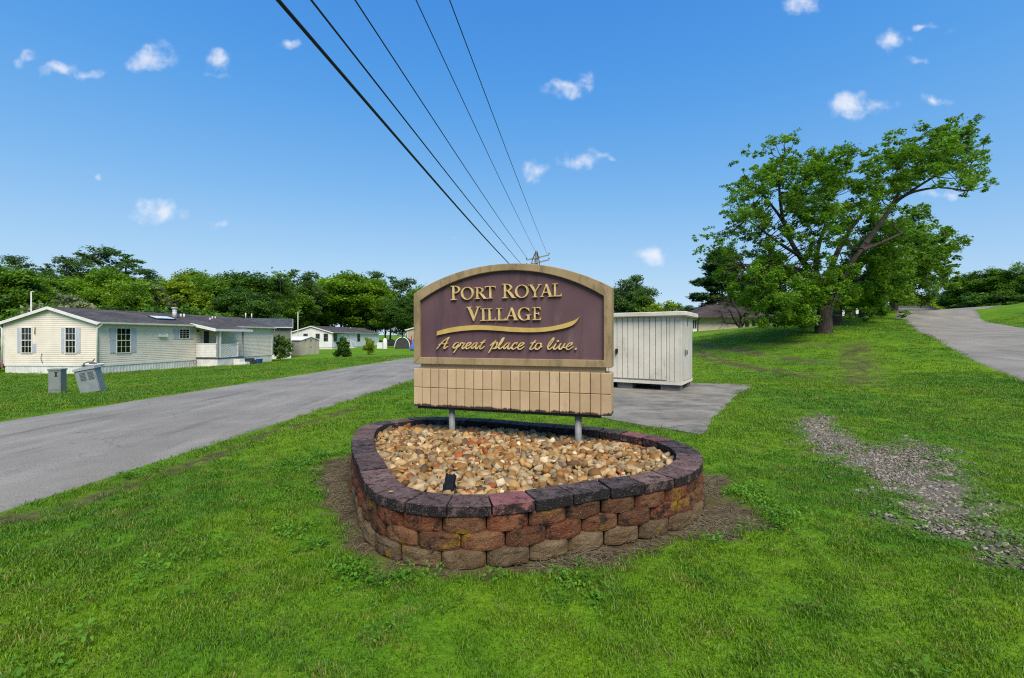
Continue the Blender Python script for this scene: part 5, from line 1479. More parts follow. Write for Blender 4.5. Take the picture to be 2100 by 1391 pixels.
def limb_mesh(limbs, mat, name='trunk', n=9):
    mb = MB()
    for pts, r0, r1 in limbs:
        P = bez([tuple(p) for p in pts], 5)
        q = np.linspace(0, 1, len(P)) ** .8
        rad = r0 + (r1 - r0) * q
        mb.tube([Vector(p) for p in P], list(rad), n)
    return mb.mesh(name, mat)
_tree_cache = {}
def tree_kind(kind, H, R, seed, per=135, leaf=.25, base=.22, sparse=1.0, trunk_r=.22, nclump=55, shape='round'):
    """a broadleaf or pine, grown once per kind: forked trunk and crown of leaf clumps"""
    key = (kind, H, R, seed)
    if key in _tree_cache: return _tree_cache[key]
    r = np.random.default_rng(seed)
    cl, limbs = [], []
    tr = [(0, 0, -.3), (r.normal(0, .1), r.normal(0, .1), H * .25), (r.normal(0, .25), r.normal(0, .25), H * .55), (r.normal(0, .3), r.normal(0, .3), H * .9)]
    limbs.append((tr, trunk_r, trunk_r * .18))
    for i in range(nclump):
        if shape == 'pine':
            z = H * (base + (1 - base) * r.uniform(0, 1) ** .85)
            rr = R * (1 - (z / H) ** 1.6) * r.uniform(.25, 1.0) + .25
            a = r.uniform(0, 6.283)
            x, y = rr * math.cos(a), rr * math.sin(a); cr = R * r.uniform(.16, .28)
        elif shape == 'tall':
            z = H * (base + (1 - base) * r.uniform(0, 1))
            k = (z / H - base) / (1 - base)
            rr = R * (math.sin(math.pi * min(1, .18 + .80 * k)) ** .7) * r.uniform(.2, 1.0) ** .6
            a = r.uniform(0, 6.283); x, y = rr * math.cos(a), rr * math.sin(a); cr = R * r.uniform(.20, .34)
        else:
            d = r.normal(0, 1, 3); d /= np.linalg.norm(d)
            q = r.uniform(.15, 1.0) ** .5 * r.uniform(.85, 1.12)
            x, y = d[0] * R * q, d[1] * R * q
            z = H * (base + (1 - base) * .5) + d[2] * H * (1 - base) * .47 * q
            cr = R * r.uniform(.20, .36)
        cl.append((x, y, z, cr, sparse))
        if i % 4 == 0:
            zb = max(H * .15, z - (abs(x) + abs(y)) * .7 - .6); zb = min(zb, z)
            limbs.append(([(0, 0, zb), (x * .5, y * .5, (zb + z) / 2 + .2), (x, y, z)], trunk_r * .34, .02))
    C, S_ = clump_leaves(cl, r, per / (leaf / .34) ** 2, .62 if shape != 'pine' else .38)
    cm = leaf_mesh('crown', C, None, leaf, LEAF[kind], S_, r, aspect=1.4 if shape != 'pine' else 2.4)
    tm = limb_mesh(limbs, M_BARKD, n=7)
    _tree_cache[key] = (tm, cm)
    return tm, cm
def plant(px, Y, meshes, label, scale=1.0, group='trees of the wood behind the homes', rz=None, name='tree', cat='tree', sx=1.0, dz=0.0):
    b = on(px, Y, dz)
    t = thing(name, b, label, cat, group, random.uniform(0, 6.28) if rz is None else rz)
    t.scale = (scale * sx, scale * sx, scale)
    put('trunk', meshes[0], t); put('crown', meshes[1], t)
    return t
def top_scale(px, Y, py, H):
    """scale that brings a tree of height H up to the pixel row py"""
    return (at(px, py, Y).z - on(px, Y).z) / H
K = {}
def kinds():
    K['midA'] = tree_kind('mid', 12, 4.6, 1, nclump=75); K['midB'] = tree_kind('mid', 12, 4.2, 2, nclump=70)
    K['brA'] = tree_kind('bright', 12, 5.0, 3, nclump=80); K['brB'] = tree_kind('bright', 12, 4.4, 4, nclump=70)
    K['dkA'] = tree_kind('dark', 12, 4.6, 5, nclump=75); K['dkB'] = tree_kind('dark', 12, 4.0, 6, nclump=65)
    K['ylA'] = tree_kind('yellow', 12, 3.8, 7, nclump=60); K['blA'] = tree_kind('blue', 12, 4.4, 8, nclump=70)
    K['tallA'] = tree_kind('blue', 16, 3.6, 9, shape='tall', nclump=46, sparse=.55, base=.42); K['tallB'] = tree_kind('dark', 16, 3.0, 10, shape='tall', nclump=34, sparse=.5, base=.50)
    K['grA'] = tree_kind('grey', 8, 2.4, 12, shape='tall', nclump=26, sparse=.4, base=.35)
    K['pine'] = tree_kind('pine', 12, 4.6, 13, shape='pine', nclump=85, base=.12, leaf=.24, per=170, sparse=.9)
    K['bushA'] = tree_kind('mid', 4, 2.3, 14, nclump=40, base=.02, leaf=.2, trunk_r=.1)
    K['bushB'] = tree_kind('grey', 4, 2.3, 15, nclump=36, base=.02, leaf=.2, trunk_r=.1)
    K['bushY'] = tree_kind('yellow', 4, 2.5, 16, nclump=40, base=.02, leaf=.2, trunk_r=.1)
    K['bushD'] = tree_kind('dark', 4, 2.4, 17, nclump=40, base=.02, leaf=.2, trunk_r=.1)
kinds()
HT = {'tallA': 16, 'tallB': 16, 'grA': 8, 'bushA': 4, 'bushB': 4, 'bushY': 4, 'bushD': 4}
def grow(px, Y, k, py, label, sx=1.0, group='trees of the wood behind the homes', **kw):
    H = HT.get(k, 12)
    s = top_scale(px, Y, py, H * 1.0)
    return plant(px, Y, K[k], label, s, group, sx=sx, **kw)
# the wood behind the homes, left
G0 = 'trees massed in the wood behind the homes'
INF = 'dark green tree half hidden at the back of the wood'
for px, Y, k, py, sx, lab in (
    (15, 62, 'midA', 545, 1.0, 'broad mid-green tree at the far left edge of the wood'), (-40, 60, 'dkA', 540, 1.1, 'dark tree cut off by the left picture edge'), (60, 70, 'brB', 560, .8, 'lighter green tree just right of the leftmost tree of the wood'),
    (30, 92, 'tallA', 530, 1.1, 'tall thin tree poking above the left end of the wood'), (95, 90, 'tallB', 540, 1.1, 'dark lacy treetop left of the tallest tree'), (135, 92, 'tallA', 532, 1.0, 'lacy blue-green treetop directly left of the tallest tree'),
    (212, 95, 'tallA', 514, 1.5, 'tallest blue-green tree of the wood with a broad open top'), (258, 96, 'tallB', 523, 1.5, 'second tall open treetop right of the tallest tree'), (300, 92, 'tallA', 556, 1.2, 'dark lacy treetop descending right of the two tallest trees'),
    (110, 74, 'midB', 575, 1.0, 'rounded green tree above the left roof slope of the cream home'), (165, 78, 'dkA', 570, 1.1, 'dark tree below the lacy treetop left of the tallest tree'), (225, 64, 'brA', 547, .95, 'bright green bushy tree below the tallest treetop'), (265, 60, 'brB', 575, .8, 'bright green lower tree behind the ridge of the cream home'), (180, 60, 'midA', 600, .85, 'green tree rising right behind the ridge end of the cream home'),
    (140, 50, 'bushB', 605, .9, 'pale grey-green bush behind the gable of the cream home'), (100, 52, 'bushA', 615, 1.0, 'green bush behind the left roof slope of the cream home'), (325, 66, 'grA', 585, .9, 'thin pale grey dead-looking tree in the wood'),
    (300, 74, 'midB', 590, 1.0, 'rounded green tree left of the thin pale grey tree'), (345, 84, 'dkA', 575, 1.0, 'dark tree right behind the thin pale grey tree'), (385, 72, 'ylA', 565, 1.0, 'yellow-green tree above the chimney of the cream home'), (400, 88, 'brA', 553, 1.0, 'tall yellow-tinged tree behind the yellow-green one'), (430, 78, 'midA', 572, .9, 'green tree just right of the yellow-green tree'),
    (415, 56, 'bushA', 625, .9, 'low green bush above the porch roof of the cream home'), (335, 50, 'bushD', 628, 1.0, 'dark bush behind the roof skylight of the cream home'), (240, 46, 'bushD', 632, 1.0, 'dark bush behind the roof above the wide side window'), (285, 46, 'bushD', 630, 1.0, 'dark bush between the two other bushes behind the cream roof'),
    (475, 82, 'midB', 558, 1.0, 'rounded tree at the middle of the wood'), (515, 84, 'dkA', 562, 1.05, 'dark rounded tree in the middle of the wood'), (550, 86, 'midA', 565, 1.0, 'green tree above the roof of the grey-green home'), (480, 66, 'dkB', 590, 1.0, 'dark lower tree above the two roof pipes'), (525, 66, 'dkA', 600, 1.0, 'dark lower tree right of the two roof pipes'), (575, 84, 'tallB', 562, 1.0, 'thin dark treetop above the end of the grey-green home'),
    (612, 96, 'tallB', 553, 1.2, 'thin tall tree with a flat dark top above the white pole'), (635, 94, 'tallA', 562, 1.0, 'open treetop left of the big bright tree'), (590, 90, 'midB', 580, 1.0, 'green tree left of the thin tall flat-topped tree'), (570, 84, 'midB', 612, .9, 'lower green tree right behind the grey-green home'), (605, 92, 'bushA', 640, 1.0, 'yellow-green bush at the foot of the white pole'), (640, 104, 'dkA', 592, 1.0, 'dark tree filling between the white pole and the big bright tree'),
    (705, 105, 'brA', 556, 1.25, 'large bright green tree towering behind the white home'), (672, 107, 'brB', 572, 1.0, 'left shoulder tree of the large bright tree'), (750, 108, 'brB', 566, 1.0, 'right shoulder tree of the large bright tree'), (770, 112, 'tallA', 562, 1.2, 'bare-limbed tall tree top left of the sign'), (800, 116, 'tallB', 568, 1.3, 'lacy dark tree top next to the sign edge'), (835, 114, 'tallA', 575, 1.2, 'lacy tree half hidden by the left edge of the sign'),
    (790, 104, 'midB', 605, 1.0, INF), (825, 100, 'dkA', 610, 1.0, INF), (765, 112, 'dkB', 628, .9, INF), (870, 110, 'midA', 590, 1.0, INF), (730, 118, 'dkA', 600, 1.1, INF), (660, 118, 'dkA', 600, 1.1, INF), (560, 100, 'dkA', 590, 1.1, INF), (450, 100, 'dkA', 580, 1.1, INF), (200, 100, 'dkA', 560, 1.2, INF), (80, 98, 'dkA', 560, 1.2, INF), (300, 100, 'dkA', 580, 1.2, INF), (0, 100, 'dkA', 560, 1.2, INF), (915, 112, 'dkA', 600, 1.0, INF)):
    grow(px, Y, k, py, lab, sx, G0 if lab == INF else 'named trees of the wood')
# trees right of the sign
for px, Y, k, py, sx, lab in (
    (1300, 78, 'blA', 570, .95, 'round blue-green tree above the utility cabinet'), (1265, 80, 'midB', 588, .8, 'green tree between the sign and the round blue-green tree'), (1318, 74, 'dkB', 595, .8, 'dark tree right behind the round blue-green tree'), (1352, 66, 'bushY', 618, 1.0, 'yellow-green rounded shrub above the cabinet roof'), (1385, 95, 'ylA', 637, 1.0, 'low yellowish tree right of the yellow-green shrub'),
    (1478, 72, 'pine', 515, 1.1, 'tall dark pine behind the tan building'), (1540, 74, 'dkA', 560, .9, 'dark broad tree behind the roof of the tan building'), (1580, 80, 'dkB', 570, .9, 'second dark tree behind the tan building roof')):
    grow(px, Y, k, py, lab, sx, 'trees around the tan building')
for px, py in ((1378, 628), (1396, 630), (1412, 629), (1428, 632), (1444, 630), (1462, 632), (1362, 634)):
    grow(px, 150, 'blA', py, 'distant hazy blue-green tree on the horizon right of the cabinet', 1.2, 'distant trees on the horizon')  # haze of distance comes from the bluish leaf colour, no air is built
for px, Y, k, py, sx, lab in (
    (1990, 92, 'midB', 560, 1.15, 'broad green tree beyond the crest at the end of the road'), (2040, 88, 'midB', 548, 1.1, 'mid-green tree on the skyline behind the grassy bank'), (2095, 84, 'midA', 545, 1.0, 'tree at the far right edge behind the grassy bank'), (1955, 96, 'dkB', 590, 1.0, 'small dark tree left end of the skyline trees'), (2150, 80, 'dkA', 550, 1.1, 'dark tree just outside the right edge'), (2010, 84, 'bushD', 600, 1.5, 'dark shrub at the foot of the skyline trees'), (2065, 80, 'bushD', 600, 1.4, 'dark shrub beside the right-hand skyline trees'),
    (1918, 150, 'blA', 592, .8, 'distant hazy tree above the far white home'), (1940, 155, 'blA', 600, .8, 'second distant hazy tree beyond the road crest'), (1885, 118, 'ylA', 600, .9, 'yellow-green tree above the far white home'), (1860, 120, 'brB', 605, .9, 'bright green tree behind the fourth trunk'), (1905, 116, 'bushY', 612, 1.2, 'yellow-green shrub beyond the road crest')):  # the two hazy trees have their haze painted in as bluish leaves
    grow(px, Y, k, py, lab, sx, 'trees beyond the crest')
# bushes along the far verge
for px, Y, k, py, sx, lab in ((575, 41.7, 'bushD', 687, .62, 'dark round shrub at the end of the cream home'), (757, 48, 'bushY', 692, .55, 'olive rounded shrub nearest the domed shelter')):
    grow(px, Y, k, py, lab, sx, 'shrubs along the far verge', name='shrub', cat='shrub')
r = np.random.default_rng(40)
cl = [(0.75 * (1 - z) ** .8 * math.cos(a) * q, .75 * (1 - z) ** .8 * math.sin(a) * q, .15 + 1.75 * z, .26, 1.6) for z, a, q in zip(r.uniform(0, .95, 60), r.uniform(0, 6.28, 60), r.uniform(.3, 1, 60))]
C, S_ = clump_leaves(np.array(cl), r, 900, .9)
t = thing('shrub', on(703, 44), 'cone-shaped dark green shrub in front of the white home', 'shrub', 'shrubs along the far verge')
put('trunk', limb_mesh([([(0, 0, -.1), (0, 0, .6), (0, 0, 1.6)], .06, .02)], M_BARKD, n=6), t); put('crown', leaf_mesh('crown', C, None, .11, LEAF['dark'], S_, r), t)

# ---- the big maple, limbs and foliage pads laid out after the photograph
def hero(name, label, Yc, limbs, pads, leafm, leaf, per, seed, depth, bark=M_BARK, group='row of maples on the rise', flat=.72, extra=None):
    r = np.random.default_rng(seed)
    b0 = limbs[0][0][0]
    base = Vector(at(b0[0], b0[1], Yc)); base.z = float(zt(base.x, base.y))
    t = thing(name, base, label, 'tree', group)
    L = []
    for pts, w0, w1 in limbs:
        L.append(([at(p[0], p[1], Yc + (p[2] if len(p) > 2 else 0)) - base for p in pts], w0, w1))
    L[0][0][0].z = -.25
    if extra: L += extra
    cl = []
    for (px, py, rp, w) in pads:
        rad = rp / F * Yc
        k = max(1, int(round(rp / 16)))
        for i in range(max(6, k * 7)):
            dy = r.normal(0, depth * .45)
            q = at(px + r.normal(0, rp * .62), py + r.normal(0, rp * .5), Yc + dy) - base
            cl.append((q.x, q.y, q.z, rad * r.uniform(.22, .52), w))
    # twigs to the pads
    tips = [Vector(p) for pts, _, _ in L for p in bez([tuple(q) for q in pts], 6)[len(pts) * 2:]]
    for c in cl[::2]:
        p = Vector(c[:3]); n_ = min(tips, key=lambda q: (q - p).length)
        if .2 < (n_ - p).length < 2.4: L.append(([n_, n_ * .55 + p * .45 + Vector((r.normal(0, .14), r.normal(0, .14), -.16)), p], .04, .008))
    put('trunk', limb_mesh(L, bark, n=12), t)
    C, S_ = clump_leaves(np.array(cl), r, per, flat)
    put('crown', leaf_mesh('crown', C, None, leaf, leafm, S_, r, aspect=1.5), t)
    return t
hero('maple_tree', 'old leaning maple with a thick pale trunk and windswept limbs, nearest of the row', 28.0,
     [([(1690, 690), (1689, 664), (1690, 645), (1694, 628)], .52, .38),
      ([(1694, 640), (1708, 612), (1722, 585), (1733, 560, -.5), (1748, 535, -.8), (1765, 515, -1), (1792, 504, -1), (1825, 490, -1.2), (1850, 478, -1.2)], .31, .05),
      ([(1686, 645), (1680, 605, .5), (1668, 570, 1), (1655, 548, 1), (1636, 520, 1), (1620, 490, 1.2), (1606, 455, 1.4), (1585, 425, 1.4), (1560, 395, 1.6), (1535, 375, 1.6)], .27, .03),
      ([(1688, 640), (1682, 590, 1.5), (1673, 545, 1.6), (1680, 500, 1.8), (1695, 455, 2), (1700, 410, 2), (1688, 375, 2), (1684, 340, 2)], .22, .03),
      ([(1690, 630), (1698, 580, 2.5), (1712, 530, 2.6), (1738, 480, 2.6), (1768, 440, 2.8), (1800, 408, 2.8), (1830, 385, 2.8)], .24, .05),
      ([(1765, 515, -1), (1785, 485, 0), (1808, 455, .5), (1828, 425, .8), (1850, 405, 1), (1880, 392, 1), (1930, 385, 1), (1985, 392, 1)], .20, .04),
      ([(1828, 425, .8), (1850, 385, .6), (1880, 350, .4), (1920, 320, .2), (1960, 285, 0)], .13, .03),
      ([(1850, 405, 1), (1900, 372, .4), (1950, 345, .2), (1995, 330, 0)], .10, .025),
      ([(1606, 455, 1.4), (1600, 410, .8), (1598, 365, .6), (1605, 325, .4)], .12, .03),
      ([(1640, 525, 1), (1600, 500, -.5), (1560, 470, -1), (1530, 450, -1.2)], .12, .03),
      ([(1668, 570, 1), (1625, 548, -1), (1575, 545, -1.5), (1520, 542, -1.6)], .14, .03)],
     [(1545, 315, 20, .45), (1600, 305, 26, .5), (1640, 318, 22, .55), (1570, 350, 28, .6), (1525, 375, 26, .5), (1505, 405, 24, .45), (1545, 400, 28, .6), (1600, 370, 30, .6), (1490, 440, 22, .45), (1530, 445, 30, .7), (1575, 440, 28, .6), (1500, 480, 24, .5), (1545, 490, 28, .7), (1440, 490, 18, .4), (1455, 520, 20, .5), (1480, 550, 24, .6),
      (1660, 350, 34, 1.0), (1700, 330, 30, 1.0), (1725, 310, 22, .6), (1745, 335, 22, .7), (1655, 395, 30, .8), (1710, 385, 32, 1.0), (1750, 380, 26, .8), (1640, 440, 30, .8), (1690, 440, 32, 1.0), (1735, 430, 30, .8), (1660, 490, 28, .7), (1720, 480, 28, .8),
      (1785, 350, 24, .8), (1800, 315, 22, .6), (1830, 285, 22, .5), (1825, 335, 30, 1.1), (1870, 320, 32, 1.1), (1920, 290, 30, .9), (1950, 262, 24, .7), (1985, 270, 22, .5), (1900, 345, 32, 1.1), (1850, 370, 32, 1.0), (1945, 315, 32, 1.0), (1985, 310, 28, .7), (2015, 290, 20, .4), (2020, 335, 22, .5), (2000, 360, 24, .7), (2030, 370, 18, .5), (1965, 355, 24, .6), (1990, 388, 20, .6), (1800, 390, 24, .7), (1890, 262, 16, .35),
      (1590, 560, 34, .9), (1550, 590, 32, .9), (1610, 600, 40, 1.3), (1660, 590, 36, 1.2), (1640, 630, 36, 1.3), (1600, 640, 30, 1.1), (1560, 630, 26, .9), (1690, 615, 22, .6), (1720, 600, 24, .8), (1530, 610, 24, .8), (1700, 560, 26, .7), (1575, 655, 18, .7), (1620, 660, 16, .6), (1740, 560, 22, .7), (1510, 575, 26, .9), (1495, 600, 22, .8), (1540, 560, 28, .9), (1500, 520, 24, .6), (1590, 525, 30, .8), (1630, 555, 30, .9), (1680, 530, 26, .8), (1610, 470, 26, .7), (1565, 520, 28, .8), (1650, 660, 18, .8), (1545, 650, 18, .8), (1665, 635, 26, 1.0), (1770, 400, 26, .8), (1780, 430, 24, .7), (1830, 400, 22, .6), (1700, 350, 28, .9), (1620, 340, 26, .7), (1590, 330, 22, .6), (1560, 375, 26, .6), (1630, 410, 28, .8), (1470, 480, 18, .4), (1440, 510, 16, .4), (1870, 290, 22, .6), (1960, 290, 24, .8), (1670, 610, 26, 1.0), (1715, 630, 22, .9), (1650, 600, 26, 1.0), (1735, 600, 22, .8), (1685, 585, 24, .9), (1600, 615, 28, 1.1), (1630, 645, 24, 1.1)],
     LEAF['maple'], .098, 1500, 51, 4.2)
hero('maple_tree', 'second maple of the row, bushy bright crown right of the old leaning maple', 34.0,
     [([(1713, 676), (1714, 650), (1718, 620), (1735, 580), (1760, 540)], .50, .22), ([(1718, 620), (1770, 570, 1), (1810, 530, 1)], .25, .05), ([(1735, 580), (1790, 520, -1), (1830, 480, -1)], .2, .05)],
     [(1760, 500, 30, 1.3), (1790, 470, 28, 1.2), (1740, 545, 34, 1.4), (1790, 540, 36, 1.4), (1770, 590, 36, 1.3), (1820, 500, 34, 1.2), (1730, 600, 28, 1.2), (1830, 560, 34, 1.2), (1800, 610, 32, 1.2), (1755, 625, 26, 1.0)],
     LEAF['maple'], .13, 950, 52, 4.5)
hero('maple_tree', 'third maple of the row with a dark forked trunk', 41.0,
     [([(1744, 658), (1744, 635), (1748, 605), (1765, 570)], .50, .22), ([(1748, 605), (1800, 560, 1), (1840, 540, 1)], .2, .05)],
     [(1850, 470, 30, 1.0), (1880, 500, 32, 1.1), (1830, 530, 34, 1.2), (1870, 550, 34, 1.2), (1810, 590, 32, 1.2), (1850, 600, 32, 1.1), (1780, 620, 26, 1.1), (1900, 540, 26, .9), (1820, 455, 24, .8)],
     LEAF['mid'], .16, 650, 53, 5)
hero('maple_tree', 'fourth maple of the row standing beside the road crest', 50.0,
     [([(1832, 642), (1833, 620), (1840, 590), (1850, 555)], .50, .2), ([(1836, 610), (1815, 590), (1790, 580)], .2, .05), ([(1840, 590), (1890, 560), (1920, 540)], .2, .05)],
     [(1860, 480, 30, 1.0), (1900, 490, 32, 1.1), (1930, 510, 28, 1.0), (1890, 530, 34, 1.2), (1930, 550, 28, 1.0), (1880, 575, 32, 1.2), (1920, 590, 26, 1.0), (1840, 590, 28, 1.1), (1870, 445, 24, .8), (1905, 455, 22, .7), (1940, 480, 18, .6), (1945, 575, 16, .6), (1800, 605, 24, 1.0)],
     LEAF['mid'], .19, 480, 54, 5)
for px, Y in ((1768, 47), (1785, 49)):
    hero('maple_tree', 'slim dark trunk between the third and fourth maple' if px == 1768 else 'stout dark trunk just left of the fourth maple', Y, [([(px, 652), (px, 630), (px + 3, 600)], .34 if px == 1768 else .48, .2)], [(px, 595, 26, 1.0), (px + 20, 570, 24, 1.0)], LEAF['dark'], .3, 180, px, 3, M_BARKD)

# ---- bare brown shrub-tree in front of the tan building
r = np.random.default_rng(77); Yd = 52.0
base = on(1518, Yd)
t = thing('dead_tree', base, 'bare purple-brown leafless tree in front of the tan building', 'tree')
L = []
def dl(p, dy=0): return at(p[0], p[1], Yd + dy) - base
for pts, w0, w1 in (([(1518, 682), (1518, 672), (1519, 660), (1518, 645), (1505, 625), (1498, 610)], .26, .05), ([(1516, 670), (1508, 664), (1495, 663), (1485, 660), (1482, 650), (1478, 640)], .14, .04), ([(1517, 672), (1505, 655), (1498, 640), (1490, 630)], .12, .04), ([(1520, 672), (1527, 660), (1530, 650), (1540, 643)], .12, .04), ([(1519, 660), (1528, 645), (1536, 635), (1550, 642)], .10, .03)):
    P = [dl(p, r.normal(0, .4)) for p in pts]; L.append((P, w0, w1))
tw = MB()
tips = [Vector(p) for P, _, _ in L for p in P[2:]]
for i in range(420):
    a = tips[r.integers(len(tips))]
    d = Vector((r.normal(-.55, .75), r.normal(0, .7), r.normal(.25, .6)))
    b = a + d * r.uniform(.3, 1.0); c = b + (d + Vector((0, 0, -.25))) * r.uniform(.3, .8)
    tw.tube([a, b, c], [.014, .010, .005], 3, False)
M_TWIG = simple('twigs', (.085, .066, .055), (.055, .042, .036), 3, .95, .1)
put('trunk', limb_mesh(L, M_BARKD, n=8), t); tw.build('twigs', M_TWIG, t)
# ------------------------------------------------------------------ lawn grass, weeds, litter and loose gravel: uncountable, one object each
def blades(r, n, rad, h0, h1, w, lean=.6):
    V, Q, sh = [], [], []
    a = r.uniform(0, 6.283, n); q = rad * np.sqrt(r.uniform(0, 1, n))
    for i in range(n):
        x, y = q[i] * math.cos(a[i]), q[i] * math.sin(a[i])
        h = r.uniform(h0, h1); th = r.uniform(0, 6.283); dx, dy = math.cos(th), math.sin(th)
        ln = h * abs(r.normal(0, lean)) + h * .15
        px, py = -dy * w / 2 * r.uniform(.7, 1.3), dx * w / 2
        b = len(V)
        m1 = (x + dx * ln * .30, y + dy * ln * .30, h * .55)
        V += [(x - px, y - py, -.006), (x + px, y + py, -.006), (m1[0] - px * .85, m1[1] - py * .85, m1[2]), (m1[0] + px * .85, m1[1] + py * .85, m1[2]), (x + dx * ln, y + dy * ln, h * r.uniform(.75, 1.0))]
        Q += [(b, b + 1, b + 3), (b, b + 3, b + 2), (b + 2, b + 3, b + 4)]
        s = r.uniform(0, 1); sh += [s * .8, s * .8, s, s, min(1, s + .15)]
    return np.array(V), np.array(Q), np.array(sh)
def grass_material(name, dry=False):
    m = NT(name)
    g = m.co('World')
    big = m.noise(g, .35, 4, .6); mid = m.noise(g, 2.6, 4, .6)
    c = m.mix(m.ramp(big, .35, .65), (.056, .165, .008), (.122, .236, .006))
    c = m.mix(m.ramp(mid, .42, .68, 0, .6), c, (.145, .245, .010))
    c = m.mix(m.ramp(m.noise(g, 1.1, 3, .6), .55, .72, 0, .7), c, (.045, .165, .018))
    c = m.mix(m.ramp(m.rand(), .86, .95, 0, .75), c, (.24, .21, .07))
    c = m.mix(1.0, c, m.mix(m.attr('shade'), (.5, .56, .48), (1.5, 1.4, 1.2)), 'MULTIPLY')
    m.color(c).rough(.5, .3)
    tr = m.n('ShaderNodeBsdfTranslucent'); m.l(m.mix(1.0, c, (1.1, 1.15, .6), 'MULTIPLY'), tr.inputs['Color'])
    mx = m.n('ShaderNodeMixShader'); mx.inputs[0].default_value = .3
    m.l(m.b.outputs[0], mx.inputs[1]); m.l(tr.outputs[0], mx.inputs[2]); m.l(mx.outputs[0], m.out.inputs['Surface'])
    return m.m
M_GRASS = grass_material('grass_blade')
r = np.random.default_rng(21)
near_p = [np_mesh('tuft', *blades(r, 46, .085, .018, .048 if i < 5 else .07, .0042), M_GRASS, False) for i in range(0)]
def tufts(k, n, rad, h0, h1, w):
    out = []
    for i in range(k):
        V, Q, sh = blades(r, n, rad, h0, h1 * (1 + .25 * (i == 0)), w)
        out.append(np_mesh('tuft', V, Q, M_GRASS, False, {'shade': sh}))
    return out
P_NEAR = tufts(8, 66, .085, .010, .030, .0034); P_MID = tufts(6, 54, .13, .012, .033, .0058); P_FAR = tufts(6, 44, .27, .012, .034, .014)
def lawn_points(y0, y1, dens, jit):
    """random points on the lawn seen between depths y0 and y1, thinned on bare soil, gravel, roads and slab"""
    half = 1.3 * y1 + 3.5
    n = int(2 * half * (y1 - y0) * dens)
    Y = r.uniform(y0, y1, n); X = r.uniform(-half, half, n)
    k = np.abs(X) < 1.3 * Y + 3.5
    X, Y = X[k], Y[k]; n = len(X)
    d, g = masks(X, Y)
    ok = r.uniform(0, 1, n) > np.maximum(d ** .6 * 1.04, g * 1.0)
    m = (np.abs(X) < 3) & (Y > 2.5) & (Y < 6.8)
    b = np.full(n, -1.0); b[m] = sdist(X[m], Y[m], BED); ok &= b < -.03
    rd = road_in(X, Y); ok &= rd < jit
    m = (X > 0) & (X < 8) & (Y > 6) & (Y < 15)
    s = np.full(n, -1.0); s[m] = sdist(X[m], Y[m], SLAB); ok &= s < jit * .6
    return X[ok], Y[ok], d[ok], g[ok]
GX_, GR_, GS_, GW_ = [], [], [], []
protos = P_NEAR + P_MID + P_FAR
for y0, y1, dens, off, cnt, sc in ((.9, 3.2, 360, 0, 8, 1.0), (3.2, 5.2, 230, 0, 8, 1.08), (5.2, 9.0, 100, 8, 6, 1.0), (9.0, 15.0, 50, 8, 6, 1.35), (15, 26, 19, 14, 6, 1.0), (26, 42, 8, 14, 6, 1.3)):
    X, Y, d, g = lawn_points(y0, y1, dens, .03)
    n = len(X)
    GX_.append(np.stack([X, Y, zt(X, Y) + (np.where(np.hypot(X, Y - 4) < 14, .012 * fnoise(X, Y, 2.2, 3, 3), 0)) - .004], 1))
    GR_.append(np.stack([r.normal(0, .12, n), r.normal(0, .12, n), r.uniform(0, 6.283, n)], 1))
    GS_.append(sc * r.uniform(.75, 1.3, n) * (1 + .18 * fnoise(X, Y, 1.3, 3, 12)) * (1 - .35 * np.maximum(d, g)))
    GW_.append(r.integers(0, cnt, n) + off)
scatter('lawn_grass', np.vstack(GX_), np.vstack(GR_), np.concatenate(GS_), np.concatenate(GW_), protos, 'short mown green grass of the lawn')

# broad-leaved weeds and clover, thick round the bare soil
def weed(r, n, rad, leafs):
    C, N, sh = [], [], []
    V, Q, S_ = [], [], []
    for i in range(n):
        a = r.uniform(0, 6.283); q = rad * math.sqrt(r.uniform(0, 1)); h = r.uniform(.012, .055)
        c = np.array([q * math.cos(a), q * math.sin(a), h]); s = leafs * r.uniform(.6, 1.3)
        t = r.uniform(0, 6.283); u = np.array([math.cos(t), math.sin(t), r.normal(0, .35)]); u /= np.linalg.norm(u)
        w = np.array([-u[1], u[0], r.normal(0, .25)]); w /= np.linalg.norm(w)
        b = len(V)
        V += [c - u * s * .55, c + w * s * .36 - u * s * .1 + (0, 0, .004), c + u * s * .6 - (0, 0, .004), c - w * s * .36 - u * s * .1 + (0, 0, .004)]
        Q.append((b, b + 1, b + 2, b + 3)); S_ += [r.uniform(.3, 1)] * 4
    return np_mesh('weed', np.array(V), np.array(Q), M_WEED, False, {'shade': np.array(S_)})
M_WEED = foliage('weed_leaves', (.070, .185, .016), (.095, .225, .016), (.12, .25, .02), nscale=3.0)
PW_ = [weed(r, 16, .07, .022) for i in range(5)]
n = 90000
Y = np.sqrt(r.uniform(1.7 ** 2, 7.5 ** 2, n)); X = r.uniform(-1.3, 1.3, n) * Y
d, g = masks(X, Y)
so = np.full(n, -9.0); m = (np.abs(X) < 4) & (Y > 2); so[m] = sdist(X[m], Y[m], SOIL)
be = np.full(n, -9.0); be[m] = sdist(X[m], Y[m], BED)
prob = .022 * sstep(.05, .6, fnoise(X, Y, 2.4, 3, 14)) + .20 * sstep(-.45, -.05, so) * sstep(.10, -.03, so) * sstep(-.25, .35, fnoise(X, Y, 3.1, 3, 15)) + .05 * sstep(.15, .5, g) * sstep(.9, .6, g)
ok = (r.uniform(0, 1, n) < prob) & (be < -.05) & (road_in(X, Y) < -.05) & (d < .75)
X, Y = X[ok], Y[ok]; n = len(X)
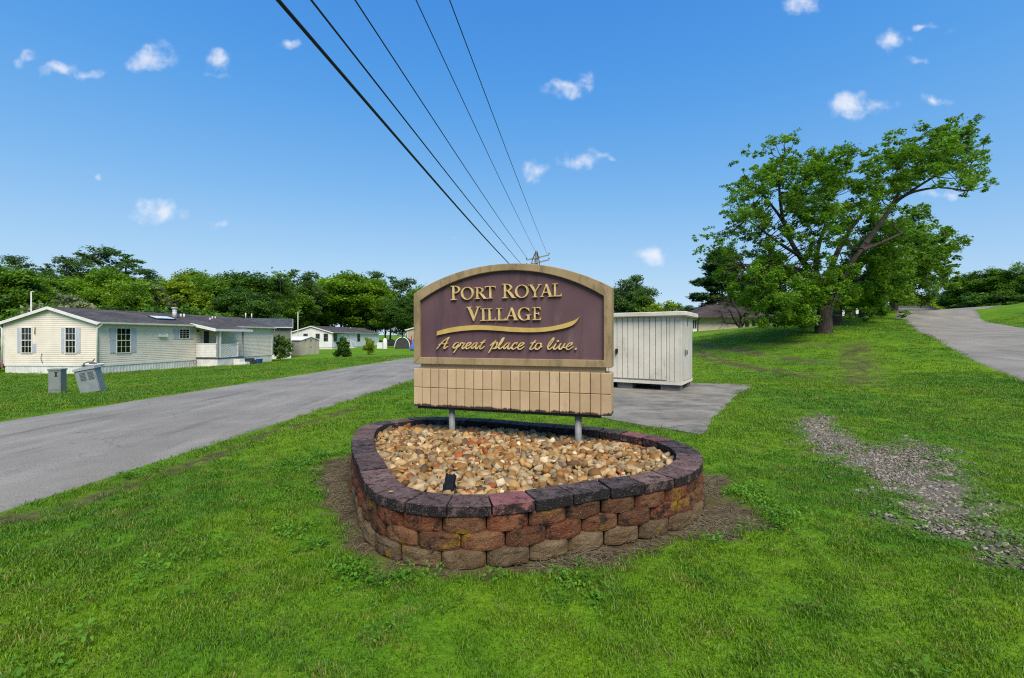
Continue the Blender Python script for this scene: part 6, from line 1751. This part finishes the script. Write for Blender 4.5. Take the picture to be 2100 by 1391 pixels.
scatter('clover_weeds', np.stack([X, Y, zt(X, Y) + .004], 1), np.stack([r.normal(0, .15, n), r.normal(0, .15, n), r.uniform(0, 6.283, n)], 1), r.uniform(.7, 1.35, n), r.integers(0, 5, n), PW_, 'broad-leaved green weeds and clover in the lawn round the bare soil')

# dry roots and straw on the bare soil
M_STRAW = simple('dry_straw', (.21, .17, .115), (.11, .088, .058), 30, .9, .1, kind='Object')
def straw(r, n, rad):
    mb = MB()
    for i in range(n):
        p = np.array([r.normal(0, rad * .6), r.normal(0, rad * .6), r.uniform(.0, .012)]); a = r.uniform(0, 6.283); pts = [p]
        for k in range(3):
            a += r.normal(0, .7); p = p + np.array([math.cos(a), math.sin(a), r.normal(0, .22)]) * r.uniform(.015, .04); p[2] = max(.001, p[2]); pts.append(p)
        mb.tube([Vector(q) for q in pts], [.0014, .0016, .0014, .0008], 3, False)
    return mb.mesh('straw', M_STRAW)
PS_ = [straw(r, 9, .07) for i in range(6)]
n = 9000
X = r.uniform(-2.6, 2.6, n); Y = r.uniform(2.5, 6.2, n)
d, g = masks(X, Y); be = sdist(X, Y, BED)
ok = (d > .35) & (be < -.02) & (r.uniform(0, 1, n) < .25 + .75 * sstep(-.2, .4, fnoise(X, Y, 4, 3, 17)))
X, Y = X[ok], Y[ok]; n = len(X)
scatter('dry_grass_litter', np.stack([X, Y, zt(X, Y) - .018], 1), np.stack([np.zeros(n), np.zeros(n), r.uniform(0, 6.283, n)], 1), r.uniform(.7, 1.4, n), r.integers(0, 6, n), PS_, 'dry roots and straw lying on the bare soil round the bed')

# loose grey gravel of the worn track
M_CHIP = NT('gravel_chip'); M_CHIP.color(M_CHIP.mix(M_CHIP.rand(), (.07, .057, .042), (.29, .255, .20))).rough(.9, .15); M_CHIP = M_CHIP.m
chips = []
for i in range(8):
    V, Q = stone_shape(r); chips.append(np_mesh('chip', V * np.array([1, .8, .6]), Q, M_CHIP, False))
n = 150000
X = r.uniform(1.8, 6, n); Y = r.uniform(2, 10, n)
d, g = masks(X, Y)
ok = r.uniform(0, 1, n) < g ** 1.45 * .62
X, Y = X[ok], Y[ok]; n = len(X)
scatter('gravel', np.stack([X, Y, zt(X, Y) + .002], 1), np.stack([r.normal(0, .4, n), r.normal(0, .4, n), r.uniform(0, 6.283, n)], 1), np.clip(r.lognormal(math.log(.0085), .5, n), .004, .03), r.integers(0, 8, n), chips, 'loose grey gravel of the worn track in the lawn')
